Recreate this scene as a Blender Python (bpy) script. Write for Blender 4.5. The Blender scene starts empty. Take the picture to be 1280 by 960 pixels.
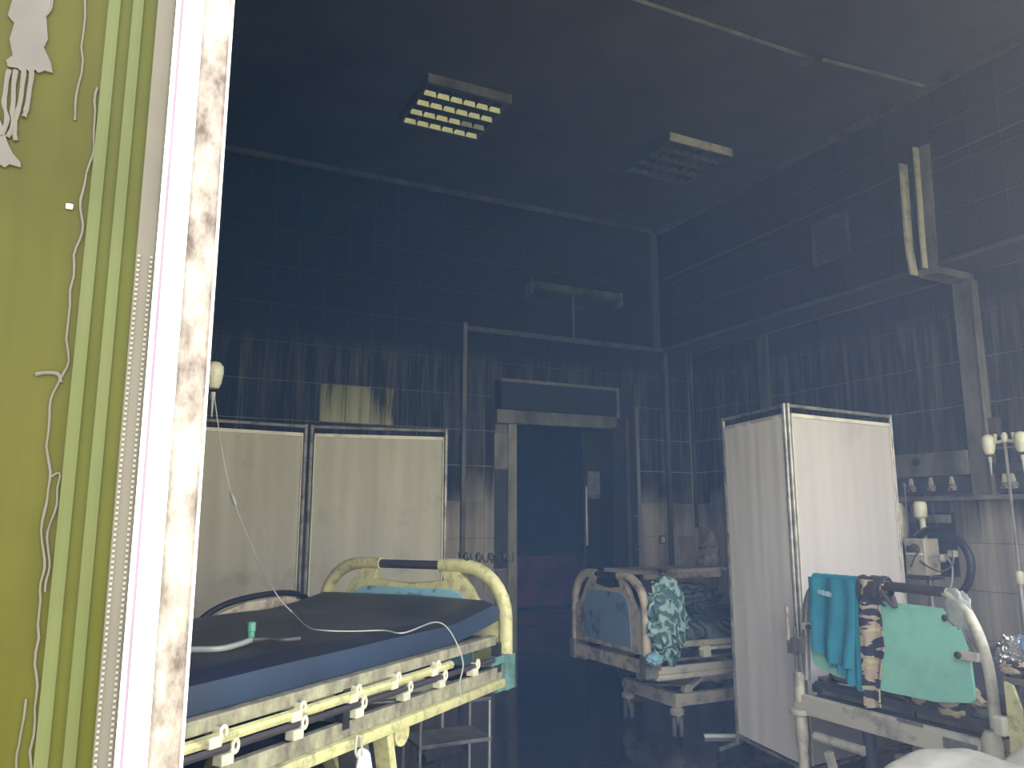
import bpy, bmesh, math, random
from math import sin, cos, pi, radians
from mathutils import Vector, Matrix, noise
random.seed(7)
S = bpy.context.scene
C = S.collection

# ------------------------------------------------------------------ camera
FPX = 975.0
TH = math.atan(170 / FPX)
AZ = math.atan(490 / math.hypot(FPX, 170))
CAMH = 1.35
cam_d = bpy.data.cameras.new('camera')
cam_d.lens = FPX / 1280 * 36.0
cam_d.sensor_width = 36.0
cam_d.clip_start = 0.02
cam = bpy.data.objects.new('camera', cam_d)
C.objects.link(cam)
cam.location = (0, 0, CAMH)
cam.rotation_euler = (pi / 2 + TH, 0, -AZ)
S.camera = cam

# ------------------------------------------------------------------ world, exposure
S.view_settings.view_transform = 'Standard'
S.view_settings.look = 'None'
S.view_settings.gamma = 1.0
S.view_settings.exposure = 0.0
S.view_settings.use_curve_mapping = False
W = bpy.data.worlds.new('daylight')
S.world = W
W.use_nodes = True
nt = W.node_tree
nt.nodes.clear()
wo = nt.nodes.new('ShaderNodeOutputWorld')
bg = nt.nodes.new('ShaderNodeBackground')
tc = nt.nodes.new('ShaderNodeTexCoord')
sx = nt.nodes.new('ShaderNodeSeparateXYZ')
rp = nt.nodes.new('ShaderNodeValToRGB')
mr = nt.nodes.new('ShaderNodeMapRange')
nt.links.new(tc.outputs['Generated'], sx.inputs[0])
nt.links.new(sx.outputs['Z'], mr.inputs['Value'])
mr.inputs['From Min'].default_value = -1.0
mr.inputs['From Max'].default_value = 1.0
nt.links.new(mr.outputs[0], rp.inputs[0])
els = rp.color_ramp.elements
els[0].position = 0.0
els[0].color = (0.42, 0.40, 0.28, 1)       # sunlit ground
els[1].position = 0.46
els[1].color = (0.55, 0.55, 0.38, 1)
for p, c in ((0.51, (0.95, 0.93, 0.86, 1)), (0.62, (0.98, 0.98, 1.0, 1)), (1.0, (0.55, 0.72, 1.0, 1))):
    e = els.new(p)
    e.color = c
nt.links.new(rp.outputs[0], bg.inputs['Color'])
bg.inputs['Strength'].default_value = 7.0
nt.links.new(bg.outputs[0], wo.inputs[0])
cy = S.cycles
cy.max_bounces = 8
cy.diffuse_bounces = 4
cy.glossy_bounces = 3
cy.transmission_bounces = 4
cy.volume_bounces = 1
cy.sample_clamp_indirect = 6.0
cy.use_denoising = True

OPENINGS = [(0.115, 2.15, 0.0, 3.10), (2.55, 4.6, 0.95, 3.10)]    # door opening and unseen second window added for light in the front wall
for (x0, x1, z0, z1) in OPENINGS:
    ld = bpy.data.lights.new('daylight_portal', 'AREA')
    ld.shape = 'RECTANGLE'
    ld.size = x1 - x0
    ld.size_y = z1 - z0
    ld.cycles.is_portal = True
    lo = bpy.data.objects.new('daylight_portal', ld)
    C.objects.link(lo)
    lo.location = ((x0 + x1) / 2, 0.90, (z0 + z1) / 2)
    lo.rotation_euler = (pi / 2, 0, 0)

# ------------------------------------------------------------------ helpers
def ray(px, py):
    x = px - 640.0
    y = 480.0 - py
    up = y * cos(TH) + FPX * sin(TH)
    fw = FPX * cos(TH) - y * sin(TH)
    return Vector((x * cos(AZ) + fw * sin(AZ), fw * cos(AZ) - x * sin(AZ), up))

def P(px, py, ax, v):
    """point of the photograph measured on the real plane axis=v"""
    r = ray(px, py)
    o = Vector((0, 0, CAMH))
    return o + r * ((v - o[ax]) / r[ax])

def lerp(a, b, t):
    return a + (b - a) * t

def link(name, me, m, parent=None):
    o = bpy.data.objects.new(name, me)
    C.objects.link(o)
    if m is not None and not me.materials:
        me.materials.append(m)
    if parent is not None:
        o.parent = parent
    return o

def obj(name, bm, m, parent=None, smooth=False, M=None):
    me = bpy.data.meshes.new(name)
    if M is not None:
        bm.transform(M)
    bmesh.ops.recalc_face_normals(bm, faces=bm.faces[:])
    bm.to_mesh(me)
    bm.free()
    if smooth:
        for p in me.polygons:
            p.use_smooth = True
        try:
            me.set_sharp_from_angle(angle=radians(40))
        except Exception:
            pass
    return link(name, me, m, parent)

def tag(o, label=None, cat=None, group=None, kind=None):
    if label: o['label'] = label
    if cat: o['category'] = cat
    if group: o['group'] = group
    if kind: o['kind'] = kind
    return o

def thing(name, label, cat, loc=(0, 0, 0), rz=0.0, group=None):
    o = bpy.data.objects.new(name, None)
    o.empty_display_size = 0.1
    C.objects.link(o)
    o.location = loc
    o.rotation_euler = (0, 0, rz)
    return tag(o, label, cat, group)

def nb():
    return bmesh.new()

def box(bm, x0, x1, y0, y1, z0, z1, bev=0.0, M=None):
    r = bmesh.ops.create_cube(bm, size=1.0)
    vs = r['verts']
    for v in vs:
        v.co = Vector((lerp(x0, x1, v.co.x + .5), lerp(y0, y1, v.co.y + .5), lerp(z0, z1, v.co.z + .5)))
    if bev > 0:
        es = list({e for v in vs for e in v.link_edges})
        rr = bmesh.ops.bevel(bm, geom=es, offset=bev, segments=2, affect='EDGES', profile=.6)
        vs = list({v for f in rr['faces'] for v in f.verts} | {v for v in vs if v.is_valid})
    if M is not None:
        bmesh.ops.transform(bm, matrix=M, verts=[v for v in vs if v.is_valid])
    return bm

def bar(bm, a, b, w, h, up=(0, 0, 1), bev=0.0):
    """box beam from a to b, w sideways, h along up"""
    a = Vector(a); b = Vector(b)
    d = b - a
    L = d.length
    d.normalize()
    s = d.cross(Vector(up)).normalized()
    u = s.cross(d).normalized()
    M = Matrix((( d.x, s.x, u.x, a.x), (d.y, s.y, u.y, a.y), (d.z, s.z, u.z, a.z), (0, 0, 0, 1)))
    return box(bm, 0, L, -w / 2, w / 2, -h / 2, h / 2, bev, M)

def smoothpath(pts, n=6):
    pts = [Vector(p) for p in pts]
    out = []
    for i in range(len(pts) - 1):
        p0 = pts[max(i - 1, 0)]; p1 = pts[i]; p2 = pts[i + 1]; p3 = pts[min(i + 2, len(pts) - 1)]
        for k in range(n):
            t = k / n
            out.append(0.5 * ((2 * p1) + (-p0 + p2) * t + (2 * p0 - 5 * p1 + 4 * p2 - p3) * t * t + (-p0 + 3 * p1 - 3 * p2 + p3) * t ** 3))
    out.append(pts[-1])
    return out

def tube(bm, pts, r, n=8, caps=True, rx=1.0, closed=False):
    pts = [Vector(p) for p in pts]
    m = len(pts)
    rings = []
    ref = None
    for i, p in enumerate(pts):
        if closed:
            d = pts[(i + 1) % m] - pts[i - 1]
        else:
            d = pts[min(i + 1, m - 1)] - pts[max(i - 1, 0)]
        d.normalize()
        if ref is None:
            ref = Vector((0, 0, 1)) if abs(d.z) < .9 else Vector((1, 0, 0))
        s = d.cross(ref)
        if s.length < 1e-5:
            s = d.orthogonal()
        s.normalize()
        u = s.cross(d).normalized()
        ref = u
        rr = r[i] if isinstance(r, (list, tuple)) else r
        rings.append([bm.verts.new(p + s * cos(2 * pi * k / n) * rr * rx + u * sin(2 * pi * k / n) * rr) for k in range(n)])
    for i in range(m if closed else m - 1):
        a = rings[i]; b = rings[(i + 1) % m]
        for k in range(n):
            bm.faces.new((a[k], a[(k + 1) % n], b[(k + 1) % n], b[k]))
    if caps and not closed:
        bm.faces.new(rings[0][::-1]); bm.faces.new(rings[-1])
    return bm

def lathe(bm, prof, n=16, M=None):
    rings = []
    new = []
    for r, z in prof:
        ring = [bm.verts.new((max(r, 1e-4) * cos(2 * pi * k / n), max(r, 1e-4) * sin(2 * pi * k / n), z)) for k in range(n)]
        rings.append(ring); new += ring
    for a, b in zip(rings, rings[1:]):
        for k in range(n):
            bm.faces.new((a[k], a[(k + 1) % n], b[(k + 1) % n], b[k]))
    bm.faces.new(rings[0][::-1]); bm.faces.new(rings[-1])
    if M is not None:
        bmesh.ops.transform(bm, matrix=M, verts=new)
    return bm

def prism(bm, outline, t0, t1, M, bev=0.0):
    """outline in (a,b), thickness t0..t1; M maps (a,b,t)"""
    va = [bm.verts.new((a, b, t0)) for a, b in outline]
    vb = [bm.verts.new((a, b, t1)) for a, b in outline]
    n = len(outline)
    fs = [bm.faces.new(va[::-1]), bm.faces.new(vb)]
    for i in range(n):
        fs.append(bm.faces.new((va[i], va[(i + 1) % n], vb[(i + 1) % n], vb[i])))
    vs = va + vb
    if bev > 0:
        es = list(fs[0].edges) + list(fs[1].edges)
        rr = bmesh.ops.bevel(bm, geom=es, offset=bev, segments=1, affect='EDGES')
        vs = list({v for f in bm.faces for v in f.verts}) if False else list({v for v in vs if v.is_valid} | {v for f in rr['faces'] for v in f.verts})
    bmesh.ops.transform(bm, matrix=M, verts=vs)
    return bm

MYZ = Matrix(((0, 0, 1, 0), (1, 0, 0, 0), (0, 1, 0, 0), (0, 0, 0, 1)))     # (a,b,t) -> (t, a, b)

def rot_to(d):
    return Vector(d).to_track_quat('Z', 'Y').to_matrix().to_4x4()

def at(M, p):
    return Matrix.Translation(Vector(p)) @ M

def sheet(bm, f, nu, nv, th=0.004):
    """closed thin cloth following f(u,v)"""
    g = [[Vector(f(i / nu, j / nv)) for j in range(nv + 1)] for i in range(nu + 1)]
    top, bot = [], []
    for i in range(nu + 1):
        ra, rb = [], []
        for j in range(nv + 1):
            du = g[min(i + 1, nu)][j] - g[max(i - 1, 0)][j]
            dv = g[i][min(j + 1, nv)] - g[i][max(j - 1, 0)]
            n = du.cross(dv)
            n = n.normalized() if n.length > 1e-9 else Vector((0, 0, 1))
            ra.append(bm.verts.new(g[i][j] + n * th / 2)); rb.append(bm.verts.new(g[i][j] - n * th / 2))
        top.append(ra); bot.append(rb)
    for i in range(nu):
        for j in range(nv):
            bm.faces.new((top[i][j], top[i + 1][j], top[i + 1][j + 1], top[i][j + 1]))
            bm.faces.new((bot[i][j], bot[i][j + 1], bot[i + 1][j + 1], bot[i + 1][j]))
    for i in range(nu):
        bm.faces.new((top[i][0], bot[i][0], bot[i + 1][0], top[i + 1][0]))
        bm.faces.new((top[i][nv], top[i + 1][nv], bot[i + 1][nv], bot[i][nv]))
    for j in range(nv):
        bm.faces.new((top[0][j], top[0][j + 1], bot[0][j + 1], bot[0][j]))
        bm.faces.new((top[nu][j], bot[nu][j], bot[nu][j + 1], top[nu][j + 1]))
    return bm

def N3(p, s=1.0, o=0.0):
    return noise.noise(Vector((p[0] * s + o, p[1] * s - o, p[2] * s + 2 * o)))

# ------------------------------------------------------------------ materials
def base_mat(name, rough=0.6, metallic=0.0, spec=0.4):
    m = bpy.data.materials.new(name)
    m.use_nodes = True
    b = m.node_tree.nodes['Principled BSDF']
    b.inputs['Roughness'].default_value = rough
    b.inputs['Metallic'].default_value = metallic
    b.inputs['Specular IOR Level'].default_value = spec
    return m, m.node_tree, b

def coords(nt, kind='pos', scale=(1, 1, 1)):
    if kind == 'pos':
        g = nt.nodes.new('ShaderNodeNewGeometry'); src = g.outputs['Position']
    else:
        g = nt.nodes.new('ShaderNodeTexCoord'); src = g.outputs['Object']
    mp = nt.nodes.new('ShaderNodeMapping')
    mp.inputs['Scale'].default_value = scale
    nt.links.new(src, mp.inputs['Vector'])
    return mp.outputs[0]

def noisen(nt, vec, scale, detail=4, rough=.55):
    n = nt.nodes.new('ShaderNodeTexNoise')
    n.inputs['Scale'].default_value = scale
    n.inputs['Detail'].default_value = detail
    n.inputs['Roughness'].default_value = rough
    nt.links.new(vec, n.inputs['Vector'])
    return n.outputs['Fac']

def ramp(nt, fac, stops):
    r = nt.nodes.new('ShaderNodeValToRGB')
    e = r.color_ramp.elements
    e[0].position, e[1].position = stops[0][0], stops[-1][0]
    def c4(v): return (v, v, v, 1) if isinstance(v, (int, float)) else (*v, 1)
    e[0].color, e[1].color = c4(stops[0][1]), c4(stops[-1][1])
    for p, v in stops[1:-1]:
        e.new(p).color = c4(v)
    nt.links.new(fac, r.inputs[0])
    return r.outputs[0]

def mixc(nt, fac, a, b):
    m = nt.nodes.new('ShaderNodeMix')
    m.data_type = 'RGBA'
    for s, v in ((m.inputs[6], a), (m.inputs[7], b)):
        if isinstance(v, tuple): s.default_value = (*v, 1)
        else: nt.links.new(v, s)
    if isinstance(fac, (int, float)): m.inputs[0].default_value = fac
    else: nt.links.new(fac, m.inputs[0])
    return m.outputs[2]

def math_(nt, op, a, b=None, clamp=False):
    m = nt.nodes.new('ShaderNodeMath')
    m.operation = op
    m.use_clamp = clamp
    for s, v in ((m.inputs[0], a), (m.inputs[1], b)):
        if v is None: continue
        if isinstance(v, (int, float)): s.default_value = v
        else: nt.links.new(v, s)
    return m.outputs[0]

def bump(nt, b, fac, strength=.2, dist=.01):
    n = nt.nodes.new('ShaderNodeBump')
    n.inputs['Strength'].default_value = strength
    n.inputs['Distance'].default_value = dist
    nt.links.new(fac, n.inputs['Height'])
    nt.links.new(n.outputs[0], b.inputs['Normal'])

SOOT = (0.012, 0.013, 0.016)

def sooty(name, col, dirt=SOOT, amount=.35, scale=9.0, stretch=(1, 1, 1), rough=.55, metallic=0.0, bmp=.15, col2=None, coord='pos', soft=.16):
    """paint or plastic with patchy soot stains"""
    m, nt, b = base_mat(name, rough, metallic)
    v = coords(nt, coord, stretch)
    f = noisen(nt, v, scale, 6, .65)
    c = 1 - amount
    mask = ramp(nt, f, [(max(0, .5 + (c - .5) * .5 - soft), 0.0), (min(1, .5 + (c - .5) * .5 + soft), 1.0)])
    basec = col
    if col2:
        f2 = noisen(nt, v, scale * .3, 3)
        basec = mixc(nt, ramp(nt, f2, [(.38, 0.0), (.62, 1.0)]), col, col2)
    cc = mixc(nt, mask, basec, dirt)
    nt.links.new(cc, b.inputs['Base Color'])
    if bmp:
        bump(nt, b, f, bmp, .004)
    return m

def plain(name, col, rough=.5, metallic=0.0, spec=.4):
    m, nt, b = base_mat(name, rough, metallic, spec)
    v = coords(nt, 'obj')
    f = noisen(nt, v, 14, 4)
    cc = mixc(nt, ramp(nt, f, [(.3, 0.0), (.7, 1.0)]), tuple(c * .85 for c in col), tuple(min(1, c * 1.1) for c in col))
    nt.links.new(cc, b.inputs['Base Color'])
    return m

def wallmat(name, clean, soot, line=1.45, band=.30, rnd=.0, rough=.5, streak=1.0):
    """tile whose soot ends at the old smoke layer height, with washed streaks running down"""
    m, nt, b = base_mat(name, .68, 0.0, .15)
    g = nt.nodes.new('ShaderNodeNewGeometry')
    sp = nt.nodes.new('ShaderNodeSeparateXYZ')
    nt.links.new(g.outputs['Position'], sp.inputs[0])
    v1 = coords(nt, 'pos', (1, 1, .06))
    st = noisen(nt, v1, 22, 5, .7)
    v2 = coords(nt, 'pos', (1, 1, .5))
    bl = noisen(nt, v2, 2.2, 4)
    h = math_(nt, 'SUBTRACT', sp.outputs['Z'], line)
    h = math_(nt, 'DIVIDE', h, band)
    h = math_(nt, 'ADD', h, math_(nt, 'MULTIPLY', math_(nt, 'SUBTRACT', bl, .5), 2.2))
    oi = nt.nodes.new('ShaderNodeObjectInfo')
    h = math_(nt, 'ADD', h, math_(nt, 'MULTIPLY', math_(nt, 'SUBTRACT', oi.outputs['Random'], .5), rnd))
    h = math_(nt, 'ADD', h, .5, True)
    sm = math_(nt, 'MULTIPLY', math_(nt, 'SUBTRACT', st, .5), 1.1 * streak)
    h2 = math_(nt, 'ADD', math_(nt, 'MULTIPLY', h, .94), sm, False)
    # streaks fade away far above the line
    up = math_(nt, 'MULTIPLY', math_(nt, 'SUBTRACT', sp.outputs['Z'], 1.75), .95, True)
    h3 = math_(nt, 'MAXIMUM', h2, up, True)
    clean2 = mixc(nt, ramp(nt, noisen(nt, v1, 9, 3), [(.35, 0.0), (.65, 1.0)]), clean, tuple(c * .6 for c in clean))
    nt.links.new(mixc(nt, h3, clean2, soot), b.inputs['Base Color'])
    bump(nt, b, st, .08, .003)
    return m

M = {}
M['tile'] = wallmat('sooty_tile', (.36, .325, .265), (.014, .015, .018), line=1.45, band=.42, rnd=.6)
M['tile_w'] = wallmat('washed_tile', (.62, .60, .32), (.03, .03, .025), line=2.12, band=.7, rnd=.3, streak=1.7)
M['grout'] = wallmat('sooty_grout', (.27, .26, .23), (.045, .045, .047), line=2.75, band=.8, streak=.8)
M['plaster'] = sooty('sooty_plaster', (.022, .022, .026), (.012, .012, .014), .5, 3.0, bmp=.1, rough=.9)
M['ceil'] = sooty('sooty_ceiling', (.040, .034, .040), (.022, .020, .025), .5, 2.0, bmp=.15, rough=.85)
M['trunk'] = sooty('trunking_plastic', (.17, .155, .13), (.05, .048, .045), .45, 5, (1, 1, .4), rough=.6)
M['trunk_d'] = sooty('dark_trunking_plastic', (.075, .07, .065), (.03, .03, .03), .5, 5, (1, 1, .4), rough=.6)
M['jamb'] = sooty('cream_jamb', (.24, .225, .16), (.07, .065, .05), .3, 6, (1, 1, .3), rough=.5)
M['yellow'] = sooty('heat_yellowed_paint', (.56, .53, .25), (.15, .125, .075), .24, 26, rough=.4, col2=(.47, .44, .22), soft=.14)
M['yellow_d'] = sooty('yellowed_paint_heavy_soot', (.40, .38, .24), (.12, .105, .085), .52, 20, (1, 1, .6), rough=.5, soft=.2)
M['cream'] = sooty('cream_paint', (.46, .42, .33), (.10, .09, .075), .26, 8, rough=.42, soft=.12)
M['cream_l'] = sooty('bright_cream_plastic', (.60, .57, .42), (.2, .18, .13), .22, 10, rough=.4)
M['board_c'] = sooty('scorched_cream_plastic', (.47, .40, .29), (.05, .045, .04), .36, 7, rough=.45, soft=.1)
M['blue'] = sooty('pale_blue_laminate', (.22, .42, .47), (.07, .09, .10), .30, 14, (1, 1, 1.5), rough=.45, soft=.06)
M['blue_d'] = sooty('dull_blue_laminate', (.16, .24, .33), (.04, .055, .07), .30, 6, rough=.5, soft=.06)
M['green'] = sooty('mint_green_laminate', (.26, .57, .43), (.15, .33, .27), .20, 5, rough=.45, soft=.2)
M['teal_p'] = sooty('teal_bumper_plastic', (.13, .27, .24), (.05, .08, .07), .4, 12, rough=.5)
M['grip'] = plain('dark_grip', (.045, .04, .045), .5)
M['mattress'] = sooty('navy_vinyl', (.022, .026, .044), (.026, .026, .028), .45, 3, rough=.42, bmp=.1)
M['mattress_s'] = sooty('blue_vinyl_side', (.024, .040, .075), (.020, .026, .040), .45, 2.5, rough=.5, bmp=.1)
M['black'] = sooty('black_plastic', (.015, .016, .02), (.03, .03, .03), .3, 10, rough=.5)
M['navy'] = plain('dark_blue_shade', (.022, .032, .048), .5)
M['steel'] = sooty('dulled_chrome', (.32, .31, .29), (.08, .075, .07), .35, 12, (1, 1, .3), rough=.35, metallic=.6)
M['fabric'] = None
M['gas'] = sooty('sooted_panel_grey', (.20, .19, .17), (.05, .05, .052), .5, 5, (1, 1, .5), rough=.55)
M['gas_d'] = sooty('black_sooted_panel', (.05, .052, .06), (.02, .02, .025), .5, 6, rough=.6)
M['hose'] = plain('black_rubber', (.02, .022, .028), .45)
M['clear'] = plain('clear_tubing', (.28, .30, .27), .25)
M['wire'] = plain('pale_wire', (.42, .41, .38), .4)
M['wire_d'] = plain('dark_wire', (.07, .07, .07), .5)
M['connector'] = plain('green_connector', (.10, .28, .20), .4)
M['paper'] = plain('white_paper', (.72, .72, .72), .8)
M['pinkgrey'] = sooty('pinkish_grey_plastic_bag', (.32, .25, .24), (.07, .06, .065), .4, 18, rough=.4, bmp=.4)
M['foil'] = plain('silver_foil', (.42, .40, .37), .28, .7)
M['bluebag'] = plain('sky_blue_film', (.20, .42, .78), .4)
M['white'] = plain('bright_white_plastic', (.80, .79, .76), .4)
M['orange'] = plain('dull_maroon', (.14, .06, .08), .5)

def fabric_mat(name, c1, c2, dirt):
    m, nt, b = base_mat(name, .85, 0, .15)
    v = coords(nt, 'obj', (1, 1, .12))
    f = noisen(nt, v, 7, 4)
    v2 = coords(nt, 'obj')
    f2 = noisen(nt, v2, 2.6, 6, .65)
    c = mixc(nt, ramp(nt, f, [(.35, 0.0), (.65, 1.0)]), c1, c2)
    c = mixc(nt, ramp(nt, f2, [(.56, 0.0), (.72, .55)]), c, dirt)
    nt.links.new(c, b.inputs['Base Color'])
    w = nt.nodes.new('ShaderNodeTexWave')
    w.inputs['Scale'].default_value = 90
    nt.links.new(v2, w.inputs['Vector'])
    bump(nt, b, w.outputs['Fac'], .05, .002)
    return m
M['fabric'] = fabric_mat('smoke_greyed_cloth', (.40, .375, .29), (.335, .31, .235), (.19, .17, .15))
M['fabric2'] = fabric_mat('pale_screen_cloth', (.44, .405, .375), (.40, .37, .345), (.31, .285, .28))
M['fabric3'] = fabric_mat('brightened_screen_cloth', (.86, .79, .72), (.80, .735, .68), (.66, .60, .57))  # lighter copy of the screen cloth, brightens the left-facing panel
M['teal'] = sooty('teal_cotton', (.015, .235, .33), (.01, .15, .23), .4, 8, rough=.85, coord='obj', soft=.25)
M['cover'] = sooty('stained_cream_sheet', (.38, .345, .265), (.22, .195, .145), .40, 9, rough=.85, soft=.2, bmp=.3)

def camo_mat():
    m, nt, b = base_mat('tiger_stripe_cloth', .85, 0, .15)
    v = coords(nt, 'pos', (1, 1.6, 4.2))
    v.node.inputs['Rotation'].default_value = (radians(28), 0, 0)
    f = noisen(nt, v, 6.5, 3, .5)
    f2 = noisen(nt, v, 11, 2, .5)
    c = mixc(nt, ramp(nt, f2, [(.56, 0.0), (.58, 1.0)]), (.38, .29, .215), (.42, .40, .20))
    c = mixc(nt, ramp(nt, f, [(.485, 0.0), (.50, 1.0)]), (.022, .025, .045), c)
    nt.links.new(c, b.inputs['Base Color'])
    return m
M['camo'] = camo_mat()

def rumple_mat(name, a, bcol, scale=24):
    m, nt, b = base_mat(name, .7, 0, .25)
    v = coords(nt, 'pos')
    w = nt.nodes.new('ShaderNodeTexWave')
    w.inputs['Scale'].default_value = scale * .30
    w.wave_type = 'RINGS'
    w.rings_direction = 'SPHERICAL'
    w.inputs['Distortion'].default_value = 14.0
    w.inputs['Detail'].default_value = 2.5
    w.inputs['Detail Scale'].default_value = .9
    nt.links.new(v, w.inputs['Vector'])
    f = noisen(nt, v, scale, 3, .55)
    mx = math_(nt, 'ADD', math_(nt, 'MULTIPLY', w.outputs['Fac'], .6), math_(nt, 'MULTIPLY', f, .4))
    c = mixc(nt, ramp(nt, mx, [(.38, 0.0), (.62, 1.0)]), bcol, a)
    nt.links.new(c, b.inputs['Base Color'])
    bump(nt, b, w.outputs['Fac'], .8, .02)
    return m
M['bundle'] = rumple_mat('rumpled_teal_sheet', (.30, .43, .40), (.07, .14, .145), 26)  # sheet pattern and fold highlights both put into the swirl colour
M['sheet_d'] = rumple_mat('dark_patterned_sheet', (.05, .065, .075), (.10, .13, .14), 20)

def floor_mat():
    m, nt, b = base_mat('wet_black_floor', .08, 0, .5)
    v = coords(nt, 'pos')
    f = noisen(nt, v, 3.0, 5, .6)
    c = mixc(nt, ramp(nt, f, [(.4, 0.0), (.65, 1.0)]), (.012, .013, .016), (.030, .030, .034))
    nt.links.new(c, b.inputs['Base Color'])
    r = ramp(nt, noisen(nt, v, 2.1, 3), [(.42, .05), (.62, .22)])
    nt.links.new(r, b.inputs['Roughness'])
    bump(nt, b, noisen(nt, v, 9, 3), .06, .02)
    return m
M['floor'] = floor_mat()

def streak_mat(name, c1, c2, rough=.35):
    m, nt, b = base_mat(name, rough, 0, .12)
    v = coords(nt, 'pos', (1, 1, .10))
    v2 = coords(nt, 'pos')
    f = noisen(nt, v, 26, 4)
    f2 = noisen(nt, v2, 5, 5, .6)
    c = mixc(nt, ramp(nt, f, [(.3, 0.0), (.7, 1.0)]), c1, c2)
    c = mixc(nt, ramp(nt, f2, [(.5, 0.0), (.75, .5)]), c, tuple(x * .72 for x in c1))
    nt.links.new(c, b.inputs['Base Color'])
    return m
M['film'] = streak_mat('olive_pane_reflection', (.040, .038, .004), (.052, .048, .006))  # greenery reflected in the glass, put into the pane's base colour
M['reflect_l'] = streak_mat('pale_green_reflection', (.066, .073, .024), (.082, .090, .034))  # pale bands beside the frame, reflection put into the strip colour
M['reflect_m'] = streak_mat('mid_green_reflection', (.050, .052, .006), (.062, .064, .010))
M['gasket'] = streak_mat('grey_beige_gasket', (.105, .092, .072), (.125, .11, .088), .7)
M['gasket_l'] = plain('light_gasket', (.19, .17, .14), .6)
M['gapline'] = plain('mauve_gap_shade', (.21, .145, .19), .6)
M['upvc'] = plain('white_upvc', (.75, .74, .74), .35)
M['dirtyframe'] = sooty('scorched_white_upvc', (.42, .36, .30), (.075, .05, .038), .50, 30, (1, 1, .55), rough=.6, soft=.16, bmp=.3)
M['paint'] = plain('pale_pink_paint', (.085, .072, .058), .6)
M['red'] = sooty('brick_red_cladding', (.20, .07, .065), (.08, .04, .045), .4, 3, rough=.7)
M['leaf'] = sooty('dark_door_laminate', (.014, .016, .02), (.010, .011, .014), .5, 4, rough=.75)
M['glass_d'] = sooty('sooty_vision_glass', (.15, .15, .16), (.04, .04, .05), .5, 9, rough=.35)

# ================================================================== SETTING
XR, XB, YB, HC, ZB = 4.97, 4.61, 6.03, 4.20, 2.97      # right wall, bulkhead face, back wall, ceiling, bulkhead underside
def struct(name, bm, m, parent=None, smooth=False):
    o = obj(name, bm, m, parent, smooth)
    if parent is None: o['kind'] = 'structure'
    return o

bm = nb(); box(bm, -2.2, 8.4, 0.75, 11.3, -.12, 0.0)
fl = struct('floor', bm, M['floor'])
bm = nb(); box(bm, -2.2, 5.6, 0.8, YB + .2, HC, HC + .15)
ceiling = struct('ceiling', bm, M['ceil'])
bm = nb(); box(bm, -2.2, -2.0, 1.0, YB, 0, HC)
struct('wall_left', bm, M['plaster'])
# back wall with the door opening
DX0, DX1, DZ = 3.02, 4.15, 2.19
bm = nb()
box(bm, -2.2, DX0, YB, YB + .2, 0, HC)
box(bm, DX1, 5.6, YB, YB + .2, 0, HC)
box(bm, DX0, DX1, YB, YB + .2, DZ, HC)
wall_back = struct('wall_back', bm, M['grout'])
bm = nb(); box(bm, XR, XR + .2, 1.0, YB, 0, HC)
wall_right = struct('wall_right', bm, M['grout'])
bm = nb(); box(bm, XB, XR, 1.0, YB, ZB, HC)
bulk = struct('wall_right_bulkhead', bm, M['grout'])
# front wall with the openings
bm = nb()
xs = [-2.2, 0.115, 2.15, 2.55, 4.6, 5.17]
box(bm, xs[0], xs[1] - 1.75, .8, 1.0, 0, HC)
box(bm, xs[1] - 1.75, xs[1], .8, 1.0, 3.10, HC)
box(bm, xs[1], xs[2], .8, 1.0, 3.10, HC)
box(bm, xs[2], xs[3], .8, 1.0, 0, HC)
box(bm, xs[3], xs[4], .8, 1.0, 3.10, HC)
box(bm, xs[3], xs[4], .8, 1.0, 0, .95)
box(bm, xs[4], xs[5], .8, 1.0, 0, HC)
struct('wall_front', bm, M['plaster'])
# corridor beyond the door, lit by an unseen opening added in its side wall
bm = nb(); box(bm, 1.85, 2.0, YB + .2, 8.2, 0, 3.0); box(bm, 1.85, 2.0, 8.2, 10.0, 0, 1.0); box(bm, 1.85, 2.0, 8.2, 10.0, 2.5, 3.0); box(bm, 1.85, 2.0, 10.0, 11.1, 0, 3.0)
struct('wall_corridor_left', bm, M['plaster'])
bm = nb(); box(bm, 8.2, 8.35, YB + .2, 11.1, 0, 3.0)
struct('wall_corridor_right', bm, M['plaster'])
bm = nb(); box(bm, 1.85, 8.35, 11.1, 11.25, 0, 3.0)
wcb = struct('wall_corridor_back', bm, M['plaster'])
bm = nb(); box(bm, 1.85, 8.35, YB + .2, 11.25, 3.0, 3.1)
struct('ceiling_corridor', bm, M['ceil'])
bm = nb(); box(bm, 5.6, 8.35, YB, YB + .2, 0, 3.1); box(bm, -2.2, 1.85, YB + .2, YB + .3, 0, .1)
struct('wall_corridor_front', bm, M['plaster'])
bm = nb(); box(bm, 2.0, 6.93, 11.06, 11.095, .03, .80); obj('dado_cladding', bm, M['red'], wcb)
bm = nb(); box(bm, 6.98, 8.2, 11.05, 11.095, .03, .84); obj('dado_cladding', bm, M['red'], wcb)

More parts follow.
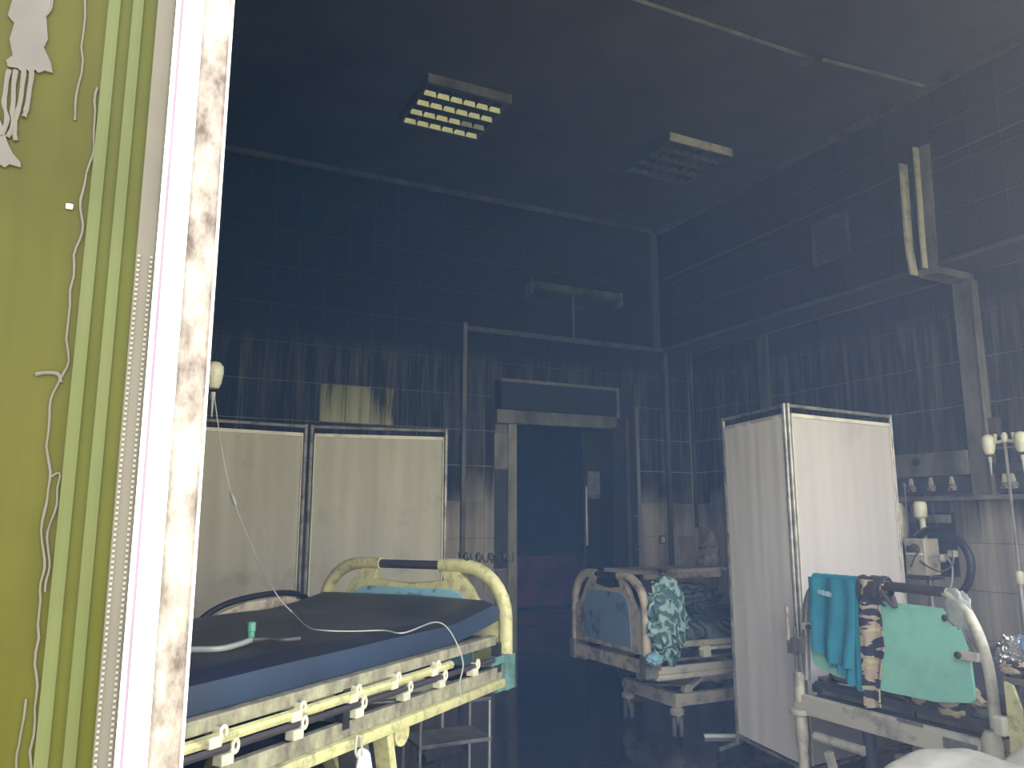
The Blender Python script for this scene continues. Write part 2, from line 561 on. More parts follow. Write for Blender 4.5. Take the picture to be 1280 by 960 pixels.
# tiles -------------------------------------------------------------
def tile_mesh(w, h, t=.006, c=.0022):
    me = bpy.data.meshes.new('tile')
    a, b = w / 2, h / 2
    vs = [(-a, 0, -b), (a, 0, -b), (a, 0, b), (-a, 0, b),
          (-a, -t + c, -b), (a, -t + c, -b), (a, -t + c, b), (-a, -t + c, b),
          (-a + c, -t, -b + c), (a - c, -t, -b + c), (a - c, -t, b - c), (-a + c, -t, b - c)]
    fs = [(8, 9, 10, 11)]
    for i in range(4):
        j = (i + 1) % 4
        fs.append((i, j, 4 + j, 4 + i)); fs.append((4 + i, 4 + j, 8 + j, 8 + i))
    me.from_pydata(vs, [], fs)
    me.update()
    return me
TW, THT, G = .2, .3, .007
tm = tile_mesh(TW - .0045, THT - G); tm.materials.append(M['tile'])
tmw = tile_mesh(TW - G, THT - G); tmw.materials.append(M['tile_w'])

def put_tile(parent, x, y, z, rz, me=tm):
    o = bpy.data.objects.new('tile', me)
    C.objects.link(o)
    o.parent = parent
    j = random.uniform(-.0012, .0012)
    o.location = (x, y, z)
    o.rotation_euler = (random.uniform(-.006, .006), 0, rz + random.uniform(-.006, .006))
    return o

def joined_tiles(name, parent, items, m):
    """far or hidden tiles as one piece; items: (x,y,z,w,h,rz)"""
    bm = nb()
    t, c = .006, .0022
    for (x, y, z, w, h, rz) in items:
        R = Matrix.Translation((x, y, z)) @ Matrix.Rotation(rz, 4, 'Z')
        a, b = w / 2, h / 2
        co = [(-a, 0, -b), (a, 0, -b), (a, 0, b), (-a, 0, b), (-a + c, -t, -b + c), (a - c, -t, -b + c), (a - c, -t, b - c), (-a + c, -t, b - c)]
        v = [bm.verts.new(R @ Vector(q)) for q in co]
        bm.faces.new((v[4], v[5], v[6], v[7]))
        for i in range(4):
            k = (i + 1) % 4
            bm.faces.new((v[i], v[k], v[4 + k], v[4 + i]))
    o = obj(name, bm, m, parent)
    o['kind'] = 'stuff'
    return o

cnt = 0
rest = []
for r in range(14):
    z = (r + .5) * THT
    for c in range(-10, 35):
        x = 2.52 + (c - 12) * TW + TW / 2
        if x < -2 or x > XR - .0: continue
        if z > ZB and x > XB: continue
        # door zone
        x0, x1 = x - TW / 2, x + TW / 2
        if z < 2.55 and x1 > 2.83 and x0 < 4.24:
            continue
        w = TW
        if x1 > XR: continue
        seen = x > .45 and not (x < 1.9 and z < 1.8) and z > .55
        if seen and cnt < 300:
            yel = abs(z - 2.25) < .02 and 1.28 < x < 1.92
            put_tile(wall_back, x, YB, z, 0, tmw if yel else tm); cnt += 1
        else:
            rest.append((x, YB, z, TW - G, THT - G, 0))
for r in range(9):        # cut tiles beside the door casing and in the corner
    z = (r + .5) * THT
    if z < 2.55:
        rest.append((2.775, YB, z, .10, THT - G, 0))
joined_tiles('tile_field', wall_back, rest, M['tile'])
print('back tiles', cnt, len(rest))

cnt = 0; rest = []
for r in range(10):
    z = (r + .5) * THT
    if z > ZB: continue
    for c in range(30):
        y = YB - .1 - c * TW
        if y < 1.1: break
        seen = y > 2.7 and z > .55 and not (z < 1.5 and y > 3.45)
        if seen and cnt < 300:
            put_tile(wall_right, XR, y, z, -pi / 2); cnt += 1
        else: rest.append((XR, y, z, TW - G, THT - G, -pi / 2))
print('right tiles', cnt, len(rest))
joined_tiles('tile_field', wall_right, rest, M['tile'])
cnt = 0; rest = []
for r in range(10, 14):
    z = (r + .5) * THT
    h = THT - G
    for c in range(30):
        y = YB - .1 - c * TW
        if y < 1.1: break
        if 3.75 < y < 4.08 and abs(z - 3.4) < .16: pass
        if y > 2.2 and cnt < 300:
            put_tile(bulk, XB, y, z, -pi / 2); cnt += 1
        else: rest.append((XB, y, z, TW - G, h, -pi / 2))
joined_tiles('tile_field', bulk, rest, M['tile'])
print('bulk tiles', cnt, len(rest))

# cornices, trunking, conduits
bm = nb(); bar(bm, (-2, YB - .02, HC - .022), (XB, YB - .02, HC - .022), .04, .04, bev=.004)
struct('cornice_back', bm, M['trunk_d'])
bm = nb(); bar(bm, (XB - .03, 1.0, HC - .03), (XB - .03, YB - .04, HC - .03), .05, .05, bev=.006)
struct('cornice_right', bm, M['trunk_d'])
bm = nb(); bar(bm, (XR - .004, 1.0, ZB - .006), (XR - .004, YB, ZB - .006), .014, .012)
bar(bm, (XB - .006, 1.0, ZB + .004), (XB - .006, YB, ZB + .004), .014, .014)
struct('trim_bulkhead', bm, M['trunk_d'])
bm = nb()
for yy in (3.67,):
    bar(bm, (XB - .006, 1.0, 3.675), (XB - .006, YB - .1, 3.675), .014, .010)
struct('trim_tile_border', bm, M['grout'])

t = thing('cable_trunking', 'grey cable trunking framing the doorway zone on back wall', 'trunking', (2.53, YB, 0))
M0 = Matrix.Translation((-2.53, -YB, 0))
bm = nb(); box(bm, 2.505, 2.545, YB - .035, YB - .007, .1, 3.02, .003); obj('vertical_run', bm, M['trunk'], t, M=M0)
bm = nb(); box(bm, 2.545, XB + .0, YB - .03, YB - .007, 2.955, 2.995, .003); obj('horizontal_run', bm, M['trunk_d'], t, M=M0)
bm = nb(); box(bm, 4.612, 4.655, YB - .04, YB - .007, .1, 2.955, .003); obj('corner_run', bm, M['trunk_d'], t, M=M0)
bm = nb(); box(bm, 4.935, 4.965, YB - .03, YB - .007, 1.28, 2.96, .003); obj('end_strip', bm, M['trunk_d'], t, M=M0)

c0, c1, c2 = P(760, -15, 2, HC), P(1015, 72, 2, HC), P(1155, 105, 2, HC)
t = thing('ceiling_conduit', 'thin grey conduit with round junction box across dark ceiling', 'conduit', (c1.x, c1.y, HC))
M0 = Matrix.Translation(-Vector((c1.x, c1.y, HC)))
dz = Vector((0, 0, -.012))
bm = nb(); tube(bm, [c0 + dz, c1 + dz + Vector((-.05, -.005, 0))], .011, 8); obj('pipe', bm, M['trunk'], t, True, M0)
bm = nb(); tube(bm, [c1 + dz + Vector((.05, -.03, 0)), c2 + dz], .011, 8); obj('pipe', bm, M['trunk'], t, True, M0)
bm = nb(); lathe(bm, [(.03, -.03), (.042, -.025), (.045, 0)], 14, at(Matrix.Identity(4), c1 + Vector((-.02, .03, 0)))); obj('junction_box', bm, M['trunk_d'], t, True, M0)

# ------------------------------------------------------------------ door casing (setting) and sliding leaf
d1 = thing('door_1', None, None, (3.6, YB, 0)); d1['kind'] = 'structure'
M0 = Matrix.Translation((-3.6, -YB, 0))
bm = nb(); box(bm, 2.935, 3.02, YB - .03, YB + .22, 0, 2.17, .006); obj('door_jamb', bm, M['jamb'], d1, M=M0)
bm = nb(); box(bm, 4.03, 4.262, YB - .008, YB - .001, 0, 2.55); box(bm, 2.81, 4.03, YB - .008, YB - .001, 2.17, 2.55); obj('casing_panel', bm, M['leaf'], d1, M=M0)
bm = nb(); box(bm, 4.145, 4.185, YB - .035, YB - .006, 0, 2.28, .006); obj('door_jamb', bm, M['trunk_d'], d1, M=M0)
bm = nb(); prism(bm, [(2.81, 2.165), (3.98, 2.172), (4.03, 2.20), (4.03, 2.285), (2.81, 2.285)], -.07, -.008, Matrix(((1, 0, 0, 0), (0, 0, 1, YB), (0, 1, 0, 0), (0, 0, 0, 1))), .004)
obj('door_header', bm, M['trunk'], d1, M=M0)
bm = nb(); box(bm, 2.83, 4.00, YB - .10, YB - .008, 2.285, 2.52, .004); obj('track_housing', bm, M['leaf'], d1, M=M0)
bm = nb(); box(bm, 2.83, 4.03, YB - .115, YB - .06, 2.52, 2.548, .003); box(bm, 4.0, 4.03, YB - .115, YB - .008, 2.27, 2.548, .003); obj('track_edge_strip', bm, M['trunk'], d1, M=M0)
bm = nb(); box(bm, 2.81, 2.937, YB - .02, YB - .006, 1.78, 2.08, .004); obj('cream_plate', bm, M['jamb'], d1, M=M0)['label'] = 'cream plate beside the jamb'
bm = nb(); box(bm, 2.815, 2.935, YB - .012, YB - .002, .95, 1.775); obj('dark_glass_strip', bm, M['gas_d'], d1, M=M0)
bm = nb(); box(bm, 2.83, 2.935, YB - .016, YB - .002, .0, .94); obj('lower_casing', bm, M['gas'], d1, M=M0)
bm = nb(); box(bm, 4.262, 4.275, YB - .02, YB - .006, .6, 2.62); obj('casing_edge', bm, M['trunk_d'], d1, M=M0)
# sliding leaf, half open behind the wall
bm = nb(); box(bm, 3.865, 4.85, YB + .235, YB + .275, .02, 2.16, .004)
lf = obj('door_leaf', bm, M['leaf'], d1, M=M0)
gz = P(735, 572, 1, YB + .23); gz2 = P(760, 690, 1, YB + .23)
bm = nb(); box(bm, 3.885, 4.02, YB + .222, YB + .236, 1.55, 1.80, .003); obj('vision_glass', bm, M['glass_d'], lf, M=M0)
bm = nb(); box(bm, 3.868, 3.882, YB + .222, YB + .236, 1.12, 1.66, .002); obj('glass_edge_trim', bm, M['steel'], lf, M=M0)
# small ledges right of the doorway
for z in (1.08, 1.38):
    bm = nb(); box(bm, 4.21, 4.262, YB - .05, YB - .004, z, z + .012, .002); obj('ledge', bm, M['trunk'], d1, M=M0)

# switch on the right pier
bm = nb(); box(bm, -.04, .04, -.014, 0, -.04, .04, .004)
sw = obj('light_switch', bm, M['trunk']); sw.location = (4.545, YB - .007, 1.17)
tag(sw, 'small square light switch on streaked tiles right of the doorway', 'switch')
bm = nb(); box(bm, -.018, .018, -.02, -.013, -.026, .026, .003); obj('rocker', bm, M['cream'], sw)

# wall lamp above the doorway
t = thing('wall_lamp', 'long dark strip lamp high above the doorway', 'lamp', (3.61, YB, 3.43))
bm = nb(); box(bm, -.48, .48, -.09, -.007, -.035, .035, .008); obj('housing', bm, M['trunk_d'], t)
bm = nb(); box(bm, -.49, -.475, -.11, -.007, -.10, .04, .004); obj('end_cap', bm, M['trunk'], t)
bm = nb(); box(bm, .475, .49, -.11, -.007, -.10, .04, .004); obj('end_cap', bm, M['trunk'], t)
bm = nb(); box(bm, -.01, .01, -.02, -.007, -.44, -.035); obj('cable_duct', bm, M['trunk_d'], t)

# vent grille on the bulkhead
t = thing('vent_grille', 'sooted square vent grille high on the right bulkhead', 'vent', (XB, 3.92, 3.42))
for (a, b, c, d) in ((-.165, .165, .15, .17), (-.165, .165, -.17, -.15), (-.165, -.145, -.15, .15), (.145, .165, -.15, .15)):
    bm = nb(); box(bm, -.028, -.007, a, b, c, d, .003); obj('frame_side', bm, M['gas_d'], t)
for k in range(7):
    bm = nb(); z = -.125 + k * .042
    bar(bm, (-.018, -.145, z), (-.018, .145, z), .004, .034, (-.6, 0, .8)); obj('slat', bm, M['black'], t)
bm = nb(); box(bm, -.009, -.0065, -.15, .15, -.15, .15); obj('backing', bm, M['black'], t)

# open trunking on the bulkhead, running down to the gas panel
t = thing('wiring_duct', 'pale wiring duct with open warped top running down right wall', 'trunking', (XB, 3.2, 2.95))
def curved_strip(name, pts, w, d, m):
    bm = nb()
    n = len(pts)
    pp = smoothpath(pts, 5)
    prev = None
    for p in pp:
        q = [bm.verts.new(p + Vector((dx, dy, 0))) for dx, dy in ((0, 0), (-d, 0), (-d, w), (0, w))]
        if prev:
            for i in range(4):
                bm.faces.new((prev[i], prev[(i + 1) % 4], q[(i + 1) % 4], q[i]))
        else: bm.faces.new(q[::-1])
        prev = q
    bm.faces.new(prev)
    return obj(name, bm, m, t, M=Matrix.Translation((-XB, -3.2, -2.95)))
curved_strip('side_wall', [(XB - .007, 3.155, 3.80), (XB - .007, 3.158, 3.45), (XB - .007, 3.165, 3.2), (XB - .007, 3.165, 2.965)], .012, .055, M['cream'])
curved_strip('duct_back', [(XB - .007, 3.08, 3.80), (XB - .007, 3.09, 3.4), (XB - .007, 3.10, 2.965)], .07, .012, M['trunk'])
curved_strip('hanging_cover', [(XB - .03, 3.235, 3.71), (XB - .03, 3.24, 3.45), (XB - .03, 3.245, 3.15), (XB - .03, 3.235, 3.0), (XB - .035, 3.225, 2.93)], .014, .07, M['cream'])
bm = nb(); box(bm, XB - .03, XR - .01, 3.10, 3.23, ZB - .055, ZB - .008, .004); obj('underside_run', bm, M['trunk'], t, M=Matrix.Translation((-XB, -3.2, -2.95)))
bm = nb(); box(bm, XR - .06, XR - .007, 3.10, 3.23, 1.49, ZB - .01, .004)
obj('wall_run', bm, M['trunk'], t, M=Matrix.Translation((-XB, -3.2, -2.95)))
bm = nb(); box(bm, XR - .075, XR - .007, 3.085, 3.10, 1.49, ZB - .06, .003); obj('cover_lip', bm, M['trunk'], t, M=Matrix.Translation((-XB, -3.2, -2.95)))

bm = nb(); box(bm, -.05, -.007, -.05, .05, -.68, .0, .005)
o = obj('wall_duct', bm, M['trunk_d']); o.location = (XR, 5.02, ZB - .02)
tag(o, 'short dim vertical duct high on right wall beyond the pale screen', 'trunking')

# ------------------------------------------------------------------ ceiling lights
def ceiling_light(x, y, label, cells, side, dark):
    t = thing('ceiling_light', label, 'ceiling light', (x, y, HC), 0, 'square louvre lights on the ceiling')
    for (a, b, c, d) in ((-.30, .30, -.30, -.285), (-.30, .30, .285, .30), (-.30, -.285, -.285, .285), (.285, .30, -.285, .285)):
        bm = nb(); box(bm, a, b, c, d, -.062, 0, .003)
        obj('housing_side', bm, side if c == -.30 and a < 0 and b > 0 else M['gas_d'], t)  # near side facing the daylight gets a lighter colour than the rest
    bm = nb(); box(bm, -.285, .285, -.285, .285, -.02, -.002); obj('housing_top', bm, M['black'], t)
    rows = 4
    for r in range(rows + 1):
        yy = -.262 + r * .135
        bm = nb(); box(bm, -.283, .283, yy - .004, yy + .004, -.062, -.03); obj('louvre_blade', bm, dark, t)
    for r in range(rows):
        yy = -.195 + r * .135
        for c in range(6):
            xx = -.236 + c * .0945
            bm = nb()
            Mx = Matrix.Translation((xx, yy + .045, -.072)) @ Matrix(((1, 0, 0, 0), (0, -.45, 1, 0), (0, 1, 0, 0), (0, 0, 0, 1)))
            prism(bm, [(-.042, 0), (.045, 0), (.036, .029), (-.040, .029)], -.004, 0, Mx)
            m = cells(r, c)
            obj('reflector_cell', bm, m, t)
    for c in range(7):
        xx = -.2835 + c * .0945
        bm = nb(); box(bm, xx - .003, xx + .003, -.28, .28, -.06, -.03); obj('cross_blade', bm, dark, t)
    return t
M['cell'] = plain('yellow_reflection_cell', (.92, .90, .52), .4)  # daylight mirrored in the metal cells, put into a yellow colour
M['cell2'] = plain('yellow_reflection_dull', (.30, .29, .20), .4)
M['cell3'] = sooty('sooted_reflector', (.055, .055, .05), (.02, .02, .02), .5, 20, rough=.5)
ceiling_light(1.868, 4.68, 'square louvre ceiling light with bright yellow cells', lambda r, c: M['cell2'] if (r == 2 and c > 3) else M['cell'], M['trunk'], M['gas_d'])
ceiling_light(3.755, 4.62, 'square louvre ceiling light blackened by soot, cells dark', lambda r, c: M['cell3'], M['cream'], M['gas_d'])

# ================================================================== WINDOW FRAME AT THE LEFT (seen from outside)
w1 = thing('window_1', None, None, (0.0, .78, 0)); w1['kind'] = 'structure'
M0 = Matrix.Translation((0, -.78, 0))
YF = .78
def fx(px): return P(px, 480, 1, YF).x
def vstrip(name, pa, pb, y0, y1, m, bev=.003, z0=0.0, z1=3.1):
    bm = nb(); box(bm, fx(pa), fx(pb), y0, y1, z0, z1, bev)
    return obj(name, bm, m, w1, M=M0)
bm = nb(); box(bm, -1.63, fx(90), YF - .002, YF + .022, 0, 3.1); obj('green_pane', bm, M['film'], w1, M=M0)  # bare glass, its green reflection put into the pane colour
vstrip('pale_band', 88, 107, YF - .006, YF + .03, M['reflect_l'], .004)
vstrip('pane_strip', 107, 121, YF - .001, YF + .03, M['reflect_m'], .0)
vstrip('pale_band', 121, 139, YF - .007, YF + .03, M['reflect_l'], .005)
vstrip('pane_strip', 139, 156, YF - .002, YF + .03, M['reflect_m'], .0)
vstrip('gasket_strip', 156, 181, YF - .008, YF + .04, M['gasket'], .002)
# perforated gasket: two rows of small knurls
bm = nb()
for px in (160, 176):
    x = fx(px)
    for k in range(190):
        z = .72 + k * .0046
        box(bm, x - .0012, x + .0012, YF - .0095, YF - .0075, z, z + .0022)
obj('gasket_knurls', bm, M['gasket_l'], w1, M=M0)['kind'] = 'stuff'
vstrip('sash_profile', 181, 189, YF - .016, YF + .06, M['upvc'], .002)
vstrip('sash_profile', 191, 219, YF - .020, YF + .06, M['upvc'], .003)
vstrip('shadow_gap', 187.5, 192, YF - .0165, YF + .05, M['gapline'], 0)  # shade of the gap put into a flush mauve strip
vstrip('scorched_reveal', 219, 257, YF - .012, YF + .07, M['dirtyframe'], .003)
vstrip('reveal_edge_bead', 255.5, 259, YF - .018, YF + .08, M['upvc'], .001)
bm = nb(); box(bm, -1.63, -1.56, YF - .03, YF + .07, 0, 3.1, .004); obj('sash_profile', bm, M['upvc'], w1, M=M0)
# paint runs on the pane: long drips and the splash at the top
def ribbon(name, pix, wd, m, jit=0.0):
    bm = nb()
    pts = [P(x, y, 1, YF - .0035) for x, y in pix]
    pts = smoothpath(pts, 5)
    rad = [wd * (1 + .45 * N3((i * .37, 0, 3), 1)) for i in range(len(pts))]
    tube(bm, [p + Vector((jit * N3(p, 40), 0, 0)) for p in pts], rad, 6, rx=1.0)
    return obj(name, bm, m, w1, True, M0)
ribbon('paint_drip', [(105, -30), (104, 60), (95, 130), (92, 150)], .0009, M['paint'], .003)
ribbon('paint_drip', [(122, 110), (118, 160), (114, 195), (103, 250), (101, 290), (90, 345), (84, 440), (75, 475), (64, 510), (60, 590), (55, 640), (54, 700), (50, 750), (46, 830), (42, 900), (40, 990)], .0010, M['paint'], .004)
ribbon('paint_drip', [(60, 596), (74, 594), (66, 640), (62, 672), (60, 700), (57, 740)], .0009, M['paint'], .004)
ribbon('paint_drip', [(44, 468), (58, 466), (72, 468), (76, 478)], .0016, M['paint'], .002)
ribbon('paint_drip', [(27, 874), (24, 930), (20, 990)], .0009, M['paint'], .004)
ribbon('paint_drip', [(66, -20), (65, 10), (56, 22)], .0012, M['paint'], .002)
def splash(name, pix, th=.002):
    bm = nb()
    pts = [P(x, y, 1, YF - .003) for x, y in pix]
    prism(bm, [(p.x, p.z) for p in pts], YF - .0045, YF - .001, Matrix(((1, 0, 0, 0), (0, 0, 1, 0), (0, 1, 0, 0), (0, 0, 0, 1))))
    return obj(name, bm, M['paint'], w1, M=M0)
splash('paint_splash', [(20, -15), (66, -15), (63, 10), (58, 20), (60, 50), (55, 60), (64, 80), (66, 92), (56, 89), (48, 92), (44, 88), (38, 92), (34, 88), (27, 90), (22, 86), (10, 84), (8, 76), (16, 70), (12, 50), (18, 30), (10, 20)])
splash('paint_splash', [(-30, 90), (-8, 120), (0, 150), (4, 160), (10, 180), (16, 192), (26, 204), (26, 210), (12, 206), (6, 210), (0, 206), (-30, 215)])
for pts in ([(12, 88), (9, 110), (4, 130), (8, 150), (3, 170)], [(20, 88), (18, 118), (14, 140), (16, 158), (10, 172)],
            [(30, 88), (28, 118), (20, 142), (18, 162), (20, 176)], [(40, 88), (37, 118), (31, 138), (29, 146)]):
    ribbon('paint_drip', pts, .0021, M['paint'], .002)
bm = nb(); box(bm, -.0028, .0028, -.002, .0, -.0024, .0024, .0008)
q = P(87, 260, 1, YF); obj('paint_fleck', bm, M['upvc'], w1, M=Matrix.Translation((q.x, -.003, q.z)))

# ================================================================== FOLDING SCREENS
def panel_screen(name, label, pts, z0, z1, mats, frame_m, amps):
    """pts: world xy of the posts, fold by fold"""
    o = Vector((pts[0][0], pts[0][1], 0))
    t = thing(name, label, 'screen', o)
    for i in range(len(pts) - 1):
        a = Vector((pts[i][0], pts[i][1], 0)) - o
        b = Vector((pts[i + 1][0], pts[i + 1][1], 0)) - o
        d = (b - a).normalized()
        a2 = a + d * .018; b2 = b - d * .018
        n = Vector((-d.y, d.x, 0))
        if n.y > 0: n = -n
        bm = nb()
        for p in (a2, b2):
            tube(bm, [p + Vector((0, 0, .06)), p + Vector((0, 0, z1 + .012))], .011, 8)
        tube(bm, [a2 + Vector((0, 0, z1)), b2 + Vector((0, 0, z1))], .010, 8)
        tube(bm, [a2 + Vector((0, 0, z0 - .02)), b2 + Vector((0, 0, z0 - .02))], .009, 8)
        fr = obj('panel_frame', bm, frame_m, t, True)
        L = (b2 - a2).length - .035
        s0 = a2 + d * .0175
        def f(u, v):
            w = amps[i] * sin(u * L / .047 * 2 * pi * .5 + 2 * N3((u * 3, 0, i), 1)) * (.5 + .5 * v) + .003 * N3((u * 6, v * 3, i), 1)
            edge = min(1, min(u, 1 - u) * 14)
            return s0 + d * (u * L) + n * (w * edge) + Vector((0, 0, lerp(z0, z1 - .05, v)))
        bm = nb(); sheet(bm, f, 70, 24, .003)
        fab = obj('fabric_panel', bm, mats[i], t, True)
        bm = nb(); p, q = a2 + d * .0175 - n * -.004, b2 - d * .0175 - n * -.004
        bar(bm, p + Vector((0, 0, z1 - .052)), q + Vector((0, 0, z1 - .052)), .012, .022, bev=.003)
        obj('top_hem', bm, M['hem'], t)
        for p, sg in ((a2, 1), (b2, -1)):
            bm = nb(); tube(bm, [p + d * sg * .02 + n * .006 + Vector((0, 0, z0)), p + d * sg * .02 + n * .006 + Vector((0, 0, z1 - .055))], .0045, 6)
            obj('side_seam', bm, M['hem'], t, True)
    for i, p in enumerate(pts):
        p = Vector((p[0], p[1], 0)) - o
        if i == 1: continue
        bm = nb(); tube(bm, [p + Vector((-.17, -.06, .065)), p + Vector((.17, .06, .065))], .012, 8); obj('foot', bm, frame_m, t, True)
        for s in (-1, 1):
            bm = nb(); Mx = Matrix.Translation(p + Vector((.17 * s, .06 * s, .028))) @ Matrix.Rotation(pi / 2, 4, 'X')
            lathe(bm, [(.012, -.012), (.026, -.010), (.028, 0), (.026, .010), (.012, .012)], 12, Mx)
            obj('caster', bm, M['black'], t, True)
    return t
M['hem'] = sooty('screen_hem', (.55, .52, .42), (.3, .28, .24), .25, 8, rough=.7)
M['chrome_d'] = sooty('dull_dark_chrome', (.34, .32, .28), (.08, .08, .08), .4, 10, rough=.4, metallic=.4)
def c2w(lat, fw): return (lat * cos(AZ) + fw * sin(AZ), fw * cos(AZ) - lat * sin(AZ))
d1_ = Vector((sin(radians(74.4)), cos(radians(74.4)))); d2_ = Vector((sin(radians(57.3)), cos(radians(57.3))))
R_ = Vector((-.404, 5.0)); H_ = R_ - d1_ * .875; L_ = H_ - d2_ * .85
panel_screen('folding_screen', 'soot-greyed pleated folding screen behind the navy mattress bed', [c2w(*L_), c2w(*H_), c2w(*R_)], .30, 1.915, [M['fabric'], M['fabric']], M['chrome_d'], [.003, .0022])
H2 = Vector((1.487, 4.2)); A2 = H2 + Vector((.854, .52)) * .955; B2 = H2 + Vector((-.255, .967)) * .68
panel_screen('folding_screen', 'pale clean folding screen standing beside the green-panelled bed', [c2w(*B2), c2w(*H2), c2w(*A2)], .125, 1.965, [M['fabric3'], M['fabric2']], M['chrome_d'], [.0006, .0010])

# ================================================================== BEDS
def arch(w, zb, zt, r, n=8):
    """arch outline path in (y,z) from one foot over the top to the other"""
    pts = [(0, zb), (0, zt - r)]
    for k in range(1, n + 1):
        a = pi - k * (pi / 2) / n
        pts.append((r + r * cos(a), zt - r + r * sin(a)))
    for k in range(0, n + 1):
        a = pi / 2 - k * (pi / 2) / n
        pts.append((w - r + r * cos(a), zt - r + r * sin(a)))
    pts += [(w, zb)]
    return pts

def plastic_board(t, w, zb, zt, m_frame, m_panel, m_grip):
    """moulded end board: arch, two hand holes, inset laminate, grip bar"""
    pts = arch(w, zb, zt - .025, .20)
    g0, g1 = w * .335, w * .665
    # left and right halves of the arch as one moulded frame with the grip between
    bm = nb()
    l = [p for p in pts if p[0] <= g0]
    r = [p for p in pts if p[0] >= g1]
    tube(bm, [(0, a, b) for a, b in l] + [(0, g0, zt - .025)], .027, 10, rx=1.1)
    tube(bm, [(0, g1, zt - .025)] + [(0, a, b) for a, b in r], .027, 10, rx=1.1)
    # inner cheeks
    k = (zt - zb)
    def cheek(mir):
        o = [(.02, zb), (.02, zb + .48 * k), (.055, zb + .50 * k), (.095, zb + .56 * k), (.135, zb + .66 * k), (.155, zb + .76 * k), (.20, zb + .86 * k), (.235, zb + .93 * k),
             (g0, zt - .03), (g0 - .015, zt - .065), (g0 - .04, zb + .80 * k), (w * .5, zb + .775 * k), (w * .5, zb)]
        if mir: o = [(w - a, b) for a, b in o][::-1]
        return o
    prism(bm, cheek(False), -.016, .016, MYZ, .004)
    prism(bm, cheek(True), -.016, .016, MYZ, .004)
    fr = obj('end_board', bm, m_frame, t, True)
    bm = nb(); tube(bm, [(0, g0 - .01, zt - .025), (0, g1 + .01, zt - .025)], .019, 10); obj('grip_bar', bm, m_grip, fr, True)
    e = .135
    zt2 = zb + .735 * k
    o = [(e, zb + .03), (w - e, zb + .03), (w - e - .012, zt2 - .13)]
    for q in range(0, 7):
        a = q * (pi / 2) / 6; o.append((w - e - .015 - .11 + .11 * cos(a), zt2 - .11 + .11 * sin(a)))
    for q in range(0, 7):
        a = pi / 2 + q * (pi / 2) / 6; o.append((e + .015 + .11 + .11 * cos(a), zt2 - .11 + .11 * sin(a)))
    o.append((e + .012, zt2 - .13))
    bm = nb(); prism(bm, o, -.021, .021, MYZ, .003); obj('inset_panel', bm, m_panel, fr)
    return fr

def caster(t, x, y, r=.062, m_w=None, m_h=None, sw=0.0):
    bm = nb()
    lathe(bm, [(.03, 2 * r + .005), (.045, 2 * r + .01), (.047, 2 * r + .035), (.03, 2 * r + .05)], 14, Matrix.Translation((x, y, 0)))
    bar(bm, (x, y, 2 * r + .015), (x, y + .025, r), .014, .02)
    c = obj('caster', bm, m_h, t, True)
    for s in (-.022, .022):
        bm = nb(); Mx = Matrix.Translation((x, y, r)) @ Matrix.Rotation(sw, 4, 'Z') @ Matrix.Translation((s, .025, 0)) @ Matrix.Rotation(pi / 2, 4, 'Y')
        lathe(bm, [(r * .4, -.012), (r * .9, -.013), (r, -.008), (r, .008), (r * .9, .013), (r * .4, .012)], 18, Mx)
        obj('wheel', bm, m_w, c, True)
    return c

def bed_base(t, w, zf, x0, x1, m, sw=0.0):
    ya, yb = w * .5 - .27, w * .5 + .27
    bm = nb()
    for y in (ya, yb): bar(bm, (x0, y, .215), (x1, y, .215), .05, .075, bev=.006)
    bar(bm, (x0, ya - .025, .215), (x0, yb + .025, .215), .05, .085, bev=.006)
    bar(bm, (x1, ya, .215), (x1, yb, .215), .05, .075, bev=.006)
    base = obj('base_frame', bm, m, t)
    for x in (x0, x1):
        for y in (ya, yb):
            caster(t, x, y, .06, M['trunk'], m, sw)
    # lifting arms
    for xx, sg in ((x0 - .1, -1), (x1 + .1, 1)):
        for y in (ya + .02, yb - .02):
            bm = nb()
            p, q = Vector((xx, y, .27)), Vector((xx + sg * .30, y, zf - .03))
            bar(bm, p, q, .022, .055, (0, 1, 0), .004)
            for e in (p, q):
                lathe(bm, [(.035, -.018), (.035, .018)], 14, Matrix.Translation(e) @ Matrix.Rotation(pi / 2, 4, 'X'))
            arm = obj('lifting_arm', bm, m, t, True)
            for k in range(3):
                e = p.lerp(q, .28 + .22 * k)
                bm = nb(); lathe(bm, [(.007, -.013), (.007, .013)], 8, Matrix.Translation(e) @ Matrix.Rotation(pi / 2, 4, 'X')); obj('bolt', bm, M['black'], arm)
    return base

